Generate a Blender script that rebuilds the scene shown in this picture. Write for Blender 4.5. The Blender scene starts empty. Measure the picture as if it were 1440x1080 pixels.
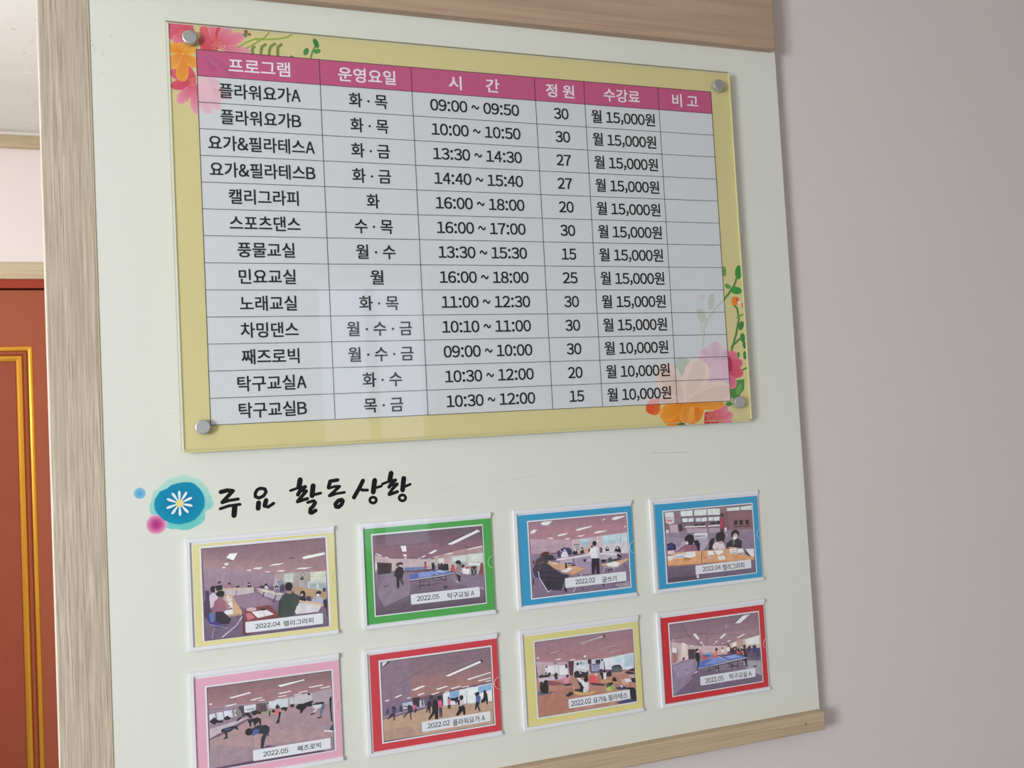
import bpy, bmesh, math, random
from mathutils import Vector, Matrix
random.seed(7)
C = bpy.context.scene.collection
MM = 0.001

V0 = 2.04896   # height of the table's top edge above the floor, m
CAM = {'loc': [-0.054877, -1.351041, 1.5], 'right': [0.938642, -0.340681, -0.05374], 'down': [-0.034215, 0.063067, -0.997423], 'fwd': [0.343192, 0.938061, 0.047541], 'f': 1329.994}

# ------------------------------------------------------------------ camera
cd = bpy.data.cameras.new('camera'); cam = bpy.data.objects.new('camera', cd); C.objects.link(cam)
r_, d_, f_ = Vector(CAM['right']), Vector(CAM['down']), Vector(CAM['fwd'])
m3 = Matrix((r_, -d_, -f_)).transposed()
cam.matrix_world = Matrix.Translation(Vector(CAM['loc'])) @ m3.to_4x4()
cd.sensor_width = 36; cd.lens = 36 * CAM['f'] / 1440; cd.clip_start = 0.05
bpy.context.scene.camera = cam

# ------------------------------------------------------------------ light and exposure
W = bpy.data.worlds.new('sky'); bpy.context.scene.world = W; W.use_nodes = True
W.node_tree.nodes['Background'].inputs[0].default_value = (0.70, 0.77, 0.85, 1)
W.node_tree.nodes['Background'].inputs[1].default_value = 0.5
def area(name, loc, direction, sx, sy, power, col):
    l = bpy.data.lights.new(name, 'AREA'); l.shape = 'RECTANGLE'; l.size = sx; l.size_y = sy
    l.energy = power; l.color = col
    o = bpy.data.objects.new(name, l); C.objects.link(o); o.location = loc
    o.rotation_euler = Vector(direction).to_track_quat('-Z', 'Z').to_euler()
    return o
area('daylight_main_window', (-2.45, -2.2, 1.6), (1, 0.45, 0.0), 0.95, 0.95, 118, (0.89, 0.945, 1.0))
area('daylight_narrow_window', (0.9, -3.35, 1.6), (0, 1, 0), 0.55, 1.3, 6.5, (0.66, 0.76, 1.0))
g_ = bpy.data.lights.new('hall_fill_light', 'POINT'); g_.energy = 32; g_.shadow_soft_size = 0.12; g_.color = (1.0, 0.985, 0.965)  # unseen point light added to brighten the hall's wall and ceiling
g_ = bpy.data.objects.new('hall_fill_light', g_); C.objects.link(g_); g_.location = (-1.3, 0.85, 1.75)
area('room_ceiling_lamp', (-1.35, -2.2, 2.57), (0, 0, -1), 1.0, 0.3, 7, (1.0, 0.88, 0.68))
vs = bpy.context.scene.view_settings
vs.view_transform = 'Standard'; vs.look = 'None'; vs.gamma = 1; vs.use_curve_mapping = False
vs.exposure = 0.05

# ------------------------------------------------------------------ helpers
def lin(h):
    h = h.lstrip('#')
    return tuple(((v / 12.92) if v <= 0.04045 else ((v + 0.055) / 1.055) ** 2.4) for v in (int(h[i:i+2], 16) / 255 for i in (0, 2, 4)))
def lin8(c): return tuple(((v / 12.92) if v <= 0.04045 else ((v + 0.055) / 1.055) ** 2.4) for v in (i / 255 for i in c))
def mat(name, col, rough=0.6, metal=0.0, spec=0.5):
    m = bpy.data.materials.new(name); m.use_nodes = True
    b = m.node_tree.nodes['Principled BSDF']
    b.inputs['Base Color'].default_value = (*(lin(col) if isinstance(col, str) else col), 1)
    b.inputs['Roughness'].default_value = rough; b.inputs['Metallic'].default_value = metal
    b.inputs['Specular IOR Level'].default_value = spec
    return m
def nn(m, t, **kw):
    n = m.node_tree.nodes.new(t)
    for k, v in kw.items(): setattr(n, k, v)
    return n
def lk(m, a, b): m.node_tree.links.new(a, b)
def grain(name, c1, c2, axis, scale=1.0, bump=0.25, rough=0.6, c3=None):
    """wood: noise stretched along one axis"""
    m = mat(name, c1, rough); b = m.node_tree.nodes['Principled BSDF']
    tc = nn(m, 'ShaderNodeTexCoord'); mp = nn(m, 'ShaderNodeMapping'); lk(m, tc.outputs['Object'], mp.inputs[0])
    sc = [260 * scale] * 3; sc[axis] = 6 * scale; mp.inputs['Scale'].default_value = sc
    n = nn(m, 'ShaderNodeTexNoise'); n.inputs['Scale'].default_value = 1; n.inputs['Detail'].default_value = 5; n.inputs['Roughness'].default_value = 0.65
    lk(m, mp.outputs[0], n.inputs['Vector'])
    mp2 = nn(m, 'ShaderNodeMapping'); lk(m, tc.outputs['Object'], mp2.inputs[0])
    sc2 = [38 * scale] * 3; sc2[axis] = 1.7 * scale; mp2.inputs['Scale'].default_value = sc2
    n2 = nn(m, 'ShaderNodeTexNoise'); n2.inputs['Scale'].default_value = 1; n2.inputs['Detail'].default_value = 3; n2.inputs['Distortion'].default_value = 0.6
    lk(m, mp2.outputs[0], n2.inputs['Vector'])
    r = nn(m, 'ShaderNodeValToRGB'); r.color_ramp.elements[0].position = 0.33; r.color_ramp.elements[1].position = 0.62
    r.color_ramp.elements[0].color = (*lin(c2), 1); r.color_ramp.elements[1].color = (*lin(c1), 1)
    lk(m, n.outputs['Fac'], r.inputs[0])
    mx = nn(m, 'ShaderNodeMix', data_type='RGBA'); r2 = nn(m, 'ShaderNodeValToRGB')
    r2.color_ramp.elements[0].position = 0.40; r2.color_ramp.elements[1].position = 0.66
    r2.color_ramp.elements[0].color = (0, 0, 0, 1); r2.color_ramp.elements[1].color = (0.6, 0.6, 0.6, 1)
    lk(m, n2.outputs['Fac'], r2.inputs[0]); lk(m, r2.outputs[0], mx.inputs[0]); lk(m, r.outputs[0], mx.inputs[6])
    mx.inputs[7].default_value = (*lin(c3 or c2), 1)
    lk(m, mx.outputs[2], b.inputs['Base Color'])
    bp_ = nn(m, 'ShaderNodeBump'); bp_.inputs['Strength'].default_value = bump; bp_.inputs['Distance'].default_value = 0.0006
    lk(m, n.outputs['Fac'], bp_.inputs['Height']); lk(m, bp_.outputs[0], b.inputs['Normal'])
    return m
def mottled(name, c1, c2, scale=3.0, rough=0.6, bump=0.0, bscale=400.0, spec=0.5):
    m = mat(name, c1, rough, 0, spec); b = m.node_tree.nodes['Principled BSDF']
    tc = nn(m, 'ShaderNodeTexCoord'); n = nn(m, 'ShaderNodeTexNoise'); n.inputs['Scale'].default_value = scale; n.inputs['Detail'].default_value = 4
    lk(m, tc.outputs['Object'], n.inputs['Vector'])
    mx = nn(m, 'ShaderNodeMix', data_type='RGBA'); mx.inputs[6].default_value = (*lin(c1), 1); mx.inputs[7].default_value = (*lin(c2), 1)
    lk(m, n.outputs['Fac'], mx.inputs[0]); lk(m, mx.outputs[2], b.inputs['Base Color'])
    if bump:
        n2 = nn(m, 'ShaderNodeTexNoise'); n2.inputs['Scale'].default_value = bscale; lk(m, tc.outputs['Object'], n2.inputs['Vector'])
        q = nn(m, 'ShaderNodeBump'); q.inputs['Strength'].default_value = bump; q.inputs['Distance'].default_value = 0.001
        lk(m, n2.outputs['Fac'], q.inputs['Height']); lk(m, q.outputs[0], b.inputs['Normal'])
    return m
def clear(name, tint='#ffffff', rough=0.02):
    m = bpy.data.materials.new(name); m.use_nodes = True; nt = m.node_tree; nt.nodes.clear()
    o = nn(m, 'ShaderNodeOutputMaterial'); mx = nn(m, 'ShaderNodeMixShader'); fr = nn(m, 'ShaderNodeFresnel'); fr.inputs[0].default_value = 1.42
    t = nn(m, 'ShaderNodeBsdfTransparent'); t.inputs[0].default_value = (*lin(tint), 1)
    g = nn(m, 'ShaderNodeBsdfGlossy'); g.inputs['Roughness'].default_value = rough
    ge = nn(m, 'ShaderNodeNewGeometry'); mu = nn(m, 'ShaderNodeMath', operation='MULTIPLY'); iv = nn(m, 'ShaderNodeMath', operation='SUBTRACT'); iv.inputs[0].default_value = 1
    lk(m, ge.outputs['Backfacing'], iv.inputs[1]); lk(m, fr.outputs[0], mu.inputs[0]); lk(m, iv.outputs[0], mu.inputs[1])
    lk(m, mu.outputs[0], mx.inputs[0]); lk(m, t.outputs[0], mx.inputs[1]); lk(m, g.outputs[0], mx.inputs[2]); lk(m, mx.outputs[0], o.inputs[0])
    return m

M = dict(
    board=mottled('board_laminate', '#e5e6dd', '#dfe1d7', 1.6, 0.38, 0.05, 500),
    stile=grain('grey_oak_laminate', '#d6cab6', '#a08f7b', 2, 2.0, 0.6, 0.6, '#b3a28e'),
    rail=grain('tan_oak_laminate', '#ccb598', '#b39b7f', 0, 0.8, 0.15, 0.55, '#bba388'),
    toprail=grain('brown_oak_laminate', '#bfa48c', '#a88c75', 0, 0.55, 0.12, 0.5, '#b1967f'),
    lam_edge=mat('laminate_edge_band', '#dcc7a6', 0.5),
    oak=grain('pale_oak', '#cdbb9c', '#b6a284', 0, 0.5, 0.1, 0.55, '#d4c4a6'),
    hallwall=mottled('hall_wallpaper', '#f3ecea', '#efe8e6', 4, 0.8, 0.1, 900),
    creamwall=mottled('cream_wallpaper', '#b5aa96', '#afa48f', 4, 0.8),
    plaster=mottled('white_corner_bead', '#f1ebe2', '#ece6dc', 6, 0.6),
    floor=mottled('floor_vinyl', '#8e9194', '#85888b', 2, 0.4),
    door=mottled('red_brown_door_paint', '#ab5e44', '#a55840', 5, 0.6, 0, 400, 0.15),
    doorpanel=mottled('door_panel_paint', '#a3563f', '#9a4c3a', 5, 0.6, 0, 400, 0.15),
    doorframe=mottled('red_door_frame_paint', '#a9452f', '#a2402d', 5, 0.6, 0, 400, 0.15),
    dark=mat('dark_gap', '#1a0c0a', 0.9),
    gold=mat('gold_moulding', '#e3a53a', 0.32, 0.6),
    steel=mat('brushed_steel', '#c9ccd0', 0.34, 0.75),
    white=mat('white_acrylic', '#eeeef4', 0.25),
    acr=clear('clear_acrylic'),
    edge=mat('painted_edge_glow', '#d8d3a0', 0.2),  # pale yellow standing in for light glowing in the acrylic edge
    rim=mat('painted_notch_highlight', '#e8ecec', 0.2),  # highlight colour painted round the thumb notch
    ink=mat('black_vinyl', '#171518', 0.5, 0, 0.2),
    letter=mat('printed_black', '#222327', 0.5, 0, 0.3),
    letter_w=mat('printed_white', '#f2e8f0', 0.5),
    rule=mat('printed_rule', '#45454a', 0.5),
    yellow=mottled('yellow_print', '#ddd29a', '#d8cd93', 2, 0.5),
    panel=mottled('grey_white_print', '#dbdee1', '#d7dade', 2, 0.5),
    pink=mottled('magenta_print', '#ca5c88', '#c65884', 2, 0.5),
    mark=mat('adhesive_residue', '#c9c3ba', 0.8),
    stain=mat('brown_fleck', '#8d8060', 0.8),
    glass=clear('window_glass'),
    alu=mat('white_window_frame', '#e6e6e4', 0.4),
)
# wallpaper of the board's wall: fine linen weave
def linen():
    m = mat('linen_wallpaper', '#bdb3b2', 0.85, 0, 0.2); b = m.node_tree.nodes['Principled BSDF']
    tc = nn(m, 'ShaderNodeTexCoord')
    hs = []
    for sc in ((2600, 1, 120), (120, 1, 2600)):
        mp = nn(m, 'ShaderNodeMapping'); mp.inputs['Scale'].default_value = [v * 0.35 for v in sc]; lk(m, tc.outputs['Object'], mp.inputs[0])
        n = nn(m, 'ShaderNodeTexNoise'); n.inputs['Scale'].default_value = 1; n.inputs['Detail'].default_value = 2; lk(m, mp.outputs[0], n.inputs['Vector']); hs.append(n)
    a = nn(m, 'ShaderNodeMath', operation='ADD'); lk(m, hs[0].outputs['Fac'], a.inputs[0]); lk(m, hs[1].outputs['Fac'], a.inputs[1])
    q = nn(m, 'ShaderNodeBump'); q.inputs['Strength'].default_value = 0.35; q.inputs['Distance'].default_value = 0.0006
    lk(m, a.outputs[0], q.inputs['Height']); lk(m, q.outputs[0], b.inputs['Normal'])
    n3 = nn(m, 'ShaderNodeTexNoise'); n3.inputs['Scale'].default_value = 5; n3.inputs['Detail'].default_value = 3; lk(m, tc.outputs['Object'], n3.inputs['Vector'])
    mx = nn(m, 'ShaderNodeMix', data_type='RGBA'); mx.inputs[6].default_value = (*lin('#e0d7d5'), 1); mx.inputs[7].default_value = (*lin('#dcd4d3'), 1)
    lk(m, n3.outputs['Fac'], mx.inputs[0]); lk(m, mx.outputs[2], b.inputs['Base Color'])
    return m
M['linen'] = linen()
def tile_mat():
    m = mat('fissured_ceiling_board', '#eff0ec', 0.9, 0, 0.2); b = m.node_tree.nodes['Principled BSDF']
    tc = nn(m, 'ShaderNodeTexCoord'); mp = nn(m, 'ShaderNodeMapping'); mp.inputs['Scale'].default_value = (45, 130, 45); mp.inputs['Rotation'].default_value = (0, 0, 0.5)
    lk(m, tc.outputs['Object'], mp.inputs[0])
    n = nn(m, 'ShaderNodeTexNoise'); n.inputs['Scale'].default_value = 1; n.inputs['Detail'].default_value = 3; lk(m, mp.outputs[0], n.inputs['Vector'])
    r = nn(m, 'ShaderNodeValToRGB'); r.color_ramp.elements[0].position = 0.27; r.color_ramp.elements[1].position = 0.31
    r.color_ramp.elements[0].color = (*lin('#a39c96'), 1); r.color_ramp.elements[1].color = (*lin('#eff0ec'), 1)
    lk(m, n.outputs['Fac'], r.inputs[0]); lk(m, r.outputs[0], b.inputs['Base Color'])
    return m
M['tile'] = tile_mat()
def print_mat(name, k):
    m = mat(name, '#ffffff', 0.5, 0, 0.3); b = m.node_tree.nodes['Principled BSDF']
    a = nn(m, 'ShaderNodeVertexColor', layer_name='print'); lk(m, a.outputs[0], b.inputs['Base Color'])
    return m
M['print'] = print_mat('colour_print', 1)
def photo_mat():
    m = print_mat('photo_print', 1); b = m.node_tree.nodes['Principled BSDF']; src = b.inputs['Base Color'].links[0].from_socket
    tc = nn(m, 'ShaderNodeTexCoord'); f = []
    for sc, lo, hi in ((95, .9, 1.1), (420, .93, 1.07)):
        n = nn(m, 'ShaderNodeTexNoise'); n.inputs['Scale'].default_value = sc; n.inputs['Detail'].default_value = 3; lk(m, tc.outputs['Object'], n.inputs['Vector'])
        r = nn(m, 'ShaderNodeMapRange'); r.inputs[1].default_value = .3; r.inputs[2].default_value = .7; r.inputs[3].default_value = lo; r.inputs[4].default_value = hi
        lk(m, n.outputs['Fac'], r.inputs[0]); f.append(r.outputs[0])
    mu = nn(m, 'ShaderNodeMath', operation='MULTIPLY'); lk(m, f[0], mu.inputs[0]); lk(m, f[1], mu.inputs[1])
    vm = nn(m, 'ShaderNodeVectorMath', operation='SCALE'); lk(m, src, vm.inputs[0]); lk(m, mu.outputs[0], vm.inputs['Scale']); lk(m, vm.outputs[0], b.inputs['Base Color'])
    return m
M['photo'] = photo_mat()

def link(name, bm, m, parent=None, smooth=False):
    me = bpy.data.meshes.new(name); bm.to_mesh(me); bm.free()
    if m: me.materials.append(m)
    if smooth:
        for p in me.polygons: p.use_smooth = True
    o = bpy.data.objects.new(name, me); C.objects.link(o)
    if parent: o.parent = parent
    return o
def box(bm, x0, x1, y0, y1, z0, z1, bev=0.0):
    r = bmesh.ops.create_cube(bm, size=1, matrix=Matrix.Translation(((x0+x1)/2, (y0+y1)/2, (z0+z1)/2)) @ Matrix.Diagonal((x1-x0, y1-y0, z1-z0, 1)))
    if bev:
        es = list({e for v in r['verts'] for e in v.link_edges})
        bmesh.ops.bevel(bm, geom=es, offset=bev, segments=2, profile=0.5, affect='EDGES')
def boxobj(name, m, parent, *a, bev=0.0):
    bm = bmesh.new(); box(bm, *a, bev=bev); return link(name, bm, m, parent)
def empty(name, loc, label=None, cat=None, group=None, kind=None):
    o = bpy.data.objects.new(name, None); C.objects.link(o); o.location = loc; o.empty_display_size = 0.05
    return tag(o, label, cat, group, kind)
def tag(o, label=None, cat=None, group=None, kind=None):
    if label: o['label'] = label
    if cat: o['category'] = cat
    if group: o['group'] = group
    if kind: o['kind'] = kind
    return o

class Print:
    """flat colour print: shapes in mm (x right, v up) stacked in paper-thin layers, one colour per vertex"""
    def __init__(s, z0=0.0, step=0.006, clip=None, k=1.0, fade=0.0): s.fade = fade; s.v = []; s.f = []; s.c = []; s.z = z0; s.step = step; s.clip = clip; s.k = k
    def wash(s, c):  # greys and lifts picture colours, painting in a reflected haze
        g = 0.3 * c[0] + 0.55 * c[1] + 0.15 * c[2]
        return tuple(min(1, (v + (g - v) * s.fade) * s.k + s.fade * 0.12) for v in c)
    def poly(s, pts, cols):
        if s.clip:
            pts, cols = clip_poly(pts, cols, s.clip)
            if len(pts) < 3: return
        b = len(s.v)
        for (x, v), c in zip(pts, cols): s.v.append((x * MM, -s.z * MM, v * MM)); s.c.append(c)
        s.f.append(list(range(b, b + len(pts)))); s.z += s.step
    def shape(s, rec):
        k, col, a = rec
        c1 = lin8(col[:3]); c2 = lin8(col[3:6]) if len(col) > 3 else c1
        c1, c2 = s.wash(c1), s.wash(c2)
        if k == 'p':
            p = [(a[i], a[i+1]) for i in range(0, len(a), 2)]; s.poly(p, [c1] * len(p))
        elif k == 'g':
            p = [(a[i], a[i+1]) for i in range(0, len(a), 2)]
            n = len(p)
            if n == 4: s.poly(p, [c1, c1, c2, c2])
            else:
                ys = [q[1] for q in p]; lo, hi = min(ys), max(ys)
                s.poly(p, [tuple(c2[j] + (c1[j] - c2[j]) * (q[1] - lo) / (hi - lo) for j in range(3)) for q in p])
        elif k == 'e':
            cx, cy, rx, ry, an = a; an = math.radians(an); n = 14
            p = [(cx + rx*math.cos(t)*math.cos(an) - ry*math.sin(t)*math.sin(an), cy + rx*math.cos(t)*math.sin(an) + ry*math.sin(t)*math.cos(an)) for t in [2*math.pi*i/n for i in range(n)]]
            s.poly(p, [c1] * n)
        elif k == 'l': s.stroke(a[0], [(a[i], a[i+1]) for i in range(1, len(a), 2)], c1)
        elif k == 't':
            bx, by, tx, ty, w = a; dx, dy = tx - bx, ty - by; L = math.hypot(dx, dy); ux, uy = dx/L, dy/L; nx, ny = -uy, ux
            prof = [(0, .10), (.25, .34), (.5, .47), (.72, .50), (.88, .38), (.97, .2), (1, 0)]
            for wf, mixk in ((1.0, 0.0), (0.55, 0.35)):
                L_ = []
                for t, h in prof: L_.append((t, h * wf))
                pts = [(t, h) for t, h in L_] + [(t, -h) for t, h in reversed(L_[:-1])]
                P = []; cc = []
                for t, h in pts:
                    P.append((bx + ux*L*t + nx*w*h, by + uy*L*t + ny*w*h))
                    q = t ** 1.3
                    cc.append(tuple((c1[j]*(1-q) + c2[j]*q) * (1 - mixk*0.25) for j in range(3)))
                s.poly(P, cc)
        elif k == 'd':
            cx, cy, r = a
            for i in range(34):
                an = i * 2.4; rr = r * math.sqrt((i + 1) / 34)
                x, y = cx + rr*math.cos(an), cy + rr*math.sin(an)*0.85; q = r * 0.075
                s.poly([(x-q, y), (x, y-q), (x+q, y), (x, y+q)], [c1] * 4)
    def stroke(s, w, p, c):
        h = w / 2
        for i in range(len(p) - 1):
            (x0, y0), (x1, y1) = p[i], p[i+1]; L = math.hypot(x1-x0, y1-y0) or 1e-6; nx, ny = -(y1-y0)/L*h, (x1-x0)/L*h
            s.poly([(x0+nx, y0+ny), (x1+nx, y1+ny), (x1-nx, y1-ny), (x0-nx, y0-ny)], [c] * 4)
        if w > 1.2:
            for x, y in p:
                s.poly([(x + h*math.cos(t), y + h*math.sin(t)) for t in [2*math.pi*i/12 for i in range(12)]], [c] * 12)
    def fan(s, cx, cy, rim, ccol, rcol, mids=()):
        """radial blend from a centre colour to the rim colour"""
        rings = [(0.0, ccol)] + list(mids) + [(1.0, rcol)]
        n = len(rim); b = len(s.v); z = s.z
        s.v.append((cx*MM, -z*MM, cy*MM)); s.c.append(rings[0][1])
        for t, c in rings[1:]:
            for x, y in rim: s.v.append(((cx+(x-cx)*t)*MM, -z*MM, (cy+(y-cy)*t)*MM)); s.c.append(c)
        for i in range(n): s.f.append([b, b+1+i, b+1+(i+1) % n])
        for k in range(len(rings) - 2):
            o = b + 1 + k*n
            for i in range(n): s.f.append([o+i, o+n+i, o+n+(i+1) % n, o+(i+1) % n])
        s.z += s.step
    def build(s, name, parent=None, material=None):
        me = bpy.data.meshes.new(name); me.from_pydata(s.v, [], s.f)
        at = me.color_attributes.new('print', 'FLOAT_COLOR', 'POINT')
        buf = []
        for c in s.c: buf.extend((*c, 1.0))
        at.data.foreach_set('color', buf)
        me.materials.append(material or M['print'])
        # all faces look out of the wall (towards -y)
        bm = bmesh.new(); bm.from_mesh(me)
        for fc in bm.faces:
            fc.normal_update()
            if fc.normal.y > 0: fc.normal_flip()
        bm.to_mesh(me); bm.free()
        o = bpy.data.objects.new(name, me); C.objects.link(o)
        if parent: o.parent = parent
        return o
def clip_poly(pts, cols, rect):
    x0, y0, x1, y1 = rect
    for ax, lim, sg in ((0, x0, 1), (0, x1, -1), (1, y0, 1), (1, y1, -1)):
        out = []; oc = []; n = len(pts)
        for i in range(n):
            a, b = pts[i-1], pts[i]; ca, cb = cols[i-1], cols[i]
            ia, ib = (a[ax]-lim)*sg >= 0, (b[ax]-lim)*sg >= 0
            if ia != ib:
                t = (lim - a[ax]) / (b[ax] - a[ax])
                out.append((a[0]+(b[0]-a[0])*t, a[1]+(b[1]-a[1])*t)); oc.append(tuple(ca[j]+(cb[j]-ca[j])*t for j in range(3)))
            if ib: out.append(b); oc.append(cb)
        pts, cols = out, oc
        if len(pts) < 3: return [], []
    return pts, cols

# lettering: Blender's own built-in font
_txt = {}
def text_mesh(st, bold=0):
    bold = 0; key = (st, bold)
    if key in _txt: return _txt[key]
    cu = bpy.data.curves.new('t', 'FONT'); cu.body = st; cu.size = 1; cu.offset = bold; cu.resolution_u = 3
    o = bpy.data.objects.new('t', cu); C.objects.link(o)
    dg = bpy.context.evaluated_depsgraph_get(); dg.update()
    me = bpy.data.meshes.new_from_object(o.evaluated_get(dg), depsgraph=dg)
    bpy.data.objects.remove(o); bpy.data.curves.remove(cu)
    vs_ = [v.co.copy() for v in me.vertices]; fs = [list(p.vertices) for p in me.polygons]
    bpy.data.meshes.remove(me)
    _txt[key] = (vs_, fs); return _txt[key]
def ext(vs_): 
    return min(v.x for v in vs_), max(v.x for v in vs_), min(v.y for v in vs_), max(v.y for v in vs_)
ADV = {' ': .24, ':': .29, '~': .60, ',': .28, '.': .28, '&': .70, 'A': .62, 'B': .66, '\u00b7': .30}
def glyph(ch, bold):
    """one character of the built-in font, its latin signs taken from the same face as the Korean"""
    c = chr(ord(ch) + 0xFEE0) if 0x21 <= ord(ch) <= 0x7E else ch
    return text_mesh(c, bold)
def compose(st, bold):
    x = 0.0; V = []; Fc = []
    for ch in st:
        if ch == ' ': x += ADV[' ']; continue
        vs_, fs = glyph(ch, bold); x0, x1, y0, y1 = ext(vs_)
        hangul = ord(ch) > 0x2000
        adv = .92 if hangul else ADV.get(ch, .56)
        u = EM; iw = (x1 - x0) / u
        kx = 1.0
        lim = {':': .16, '~': .50, ',': .17, '.': .15}.get(ch, adv - .05)
        if not hangul and iw > lim: kx = lim / iw
        off = x + adv/2 if not hangul else x + .46
        cx_ = (x0 + x1) / 2 if not hangul else EM * .46
        n = len(V)
        for v in vs_: V.append(((v.x - cx_) / u * kx + off, v.y / u))
        Fc += [[i + n for i in f_] for f_ in fs]
        x += adv
    return V, Fc
_a = ext(text_mesh('\uc6d4', 0)[0]); _b = ext(text_mesh('\uc6d4\uc6d4', 0)[0])
EM = ((_b[1] - _b[0]) - (_a[1] - _a[0])) / .92
REFH = (_a[2] / EM, _a[3] / EM)
_c = ext(glyph('0', 0)[0]); REFD = (_c[2] / EM, _c[3] / EM)
_tme = {}
def lettering(st, cx, cz, width, h, parent, y, m, bold=0.01, skew=0.0):
    key = (st, round(width, 0), h, bold, m.name)
    if key not in _tme:
        V, fs = compose(st, bold); x0, x1 = min(v[0] for v in V), max(v[0] for v in V)
        ref = REFH if any(ord(c) > 0x2000 for c in st) else REFD
        ky = h / (ref[1] - ref[0]); cy = (ref[1] + ref[0]) / 2; kx = width / (x1 - x0); mx_ = (x0 + x1) / 2
        if bold:
            n = len(V); V0_, F0_ = list(V), list(fs); V, fs = [], []
            for q, (dx, dz) in enumerate(((0, 0), (bold, bold), (-bold, bold), (bold, -bold), (-bold, -bold))):
                V += [(v[0] + dx, v[1] + dz, q * 4e-6) for v in V0_]; fs = fs + [[i + q * n for i in f_] for f_ in F0_]
        else: V = [(v[0], v[1], 0) for v in V]
        me = bpy.data.meshes.new('lettering')
        me.from_pydata([((v[0] - mx_) * kx * MM, -v[2], (v[1] - cy) * ky * MM) for v in V], [], fs)
        me.materials.append(m); _tme[key] = me
    o = bpy.data.objects.new('lettering', _tme[key]); C.objects.link(o); o.parent = parent; o.location = (cx * MM, y, cz * MM)
    return o

G = {'plate_front': [-39.2,-553.6,860.5,35.6],'plate_back': [-35.2,-557.5,860.3,34.1],'pins': [[-8.3,12.9],[835.1,9.3],[835.1,-524.5],[-10.5,-523.7]],'stile': [-198.5,-137.4],'board': [967.8],'rail_top': [958.8,84.1],'rail_bot': [966.2,-1050.8,-1080.9],'wall_left_end': [-199.6,-201.2,-205.5],'nail': [925.3,-1065.0],'marks': [[311.8,-632.7],[340.4,-630.5],[351.8,-623.9],[412.6,-626.0],[444.9,-626.0],[459.1,-622.7],[482.6,-622.1],[675.7,-599.5],[742.4,-602.3]],'spots': [[-133.4,7.4],[-131.0,-1.2],[-129.4,-6.9],[-121.5,-7.2],[-118.2,-14.8],[-119.7,-36.5],[-108.4,14.7],[-47.9,-504.6]],'wallmark': [1118.2,-721.2]}
GX = [0.0,168.9,305.2,503.9,588.8,722.7,823.6]
GY = [-0.0,-37.2,-74.2,-111.5,-148.9,-186.3,-223.7,-260.9,-298.7,-336.3,-373.7,-410.9,-448.0,-485.2,-521.7]
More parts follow.
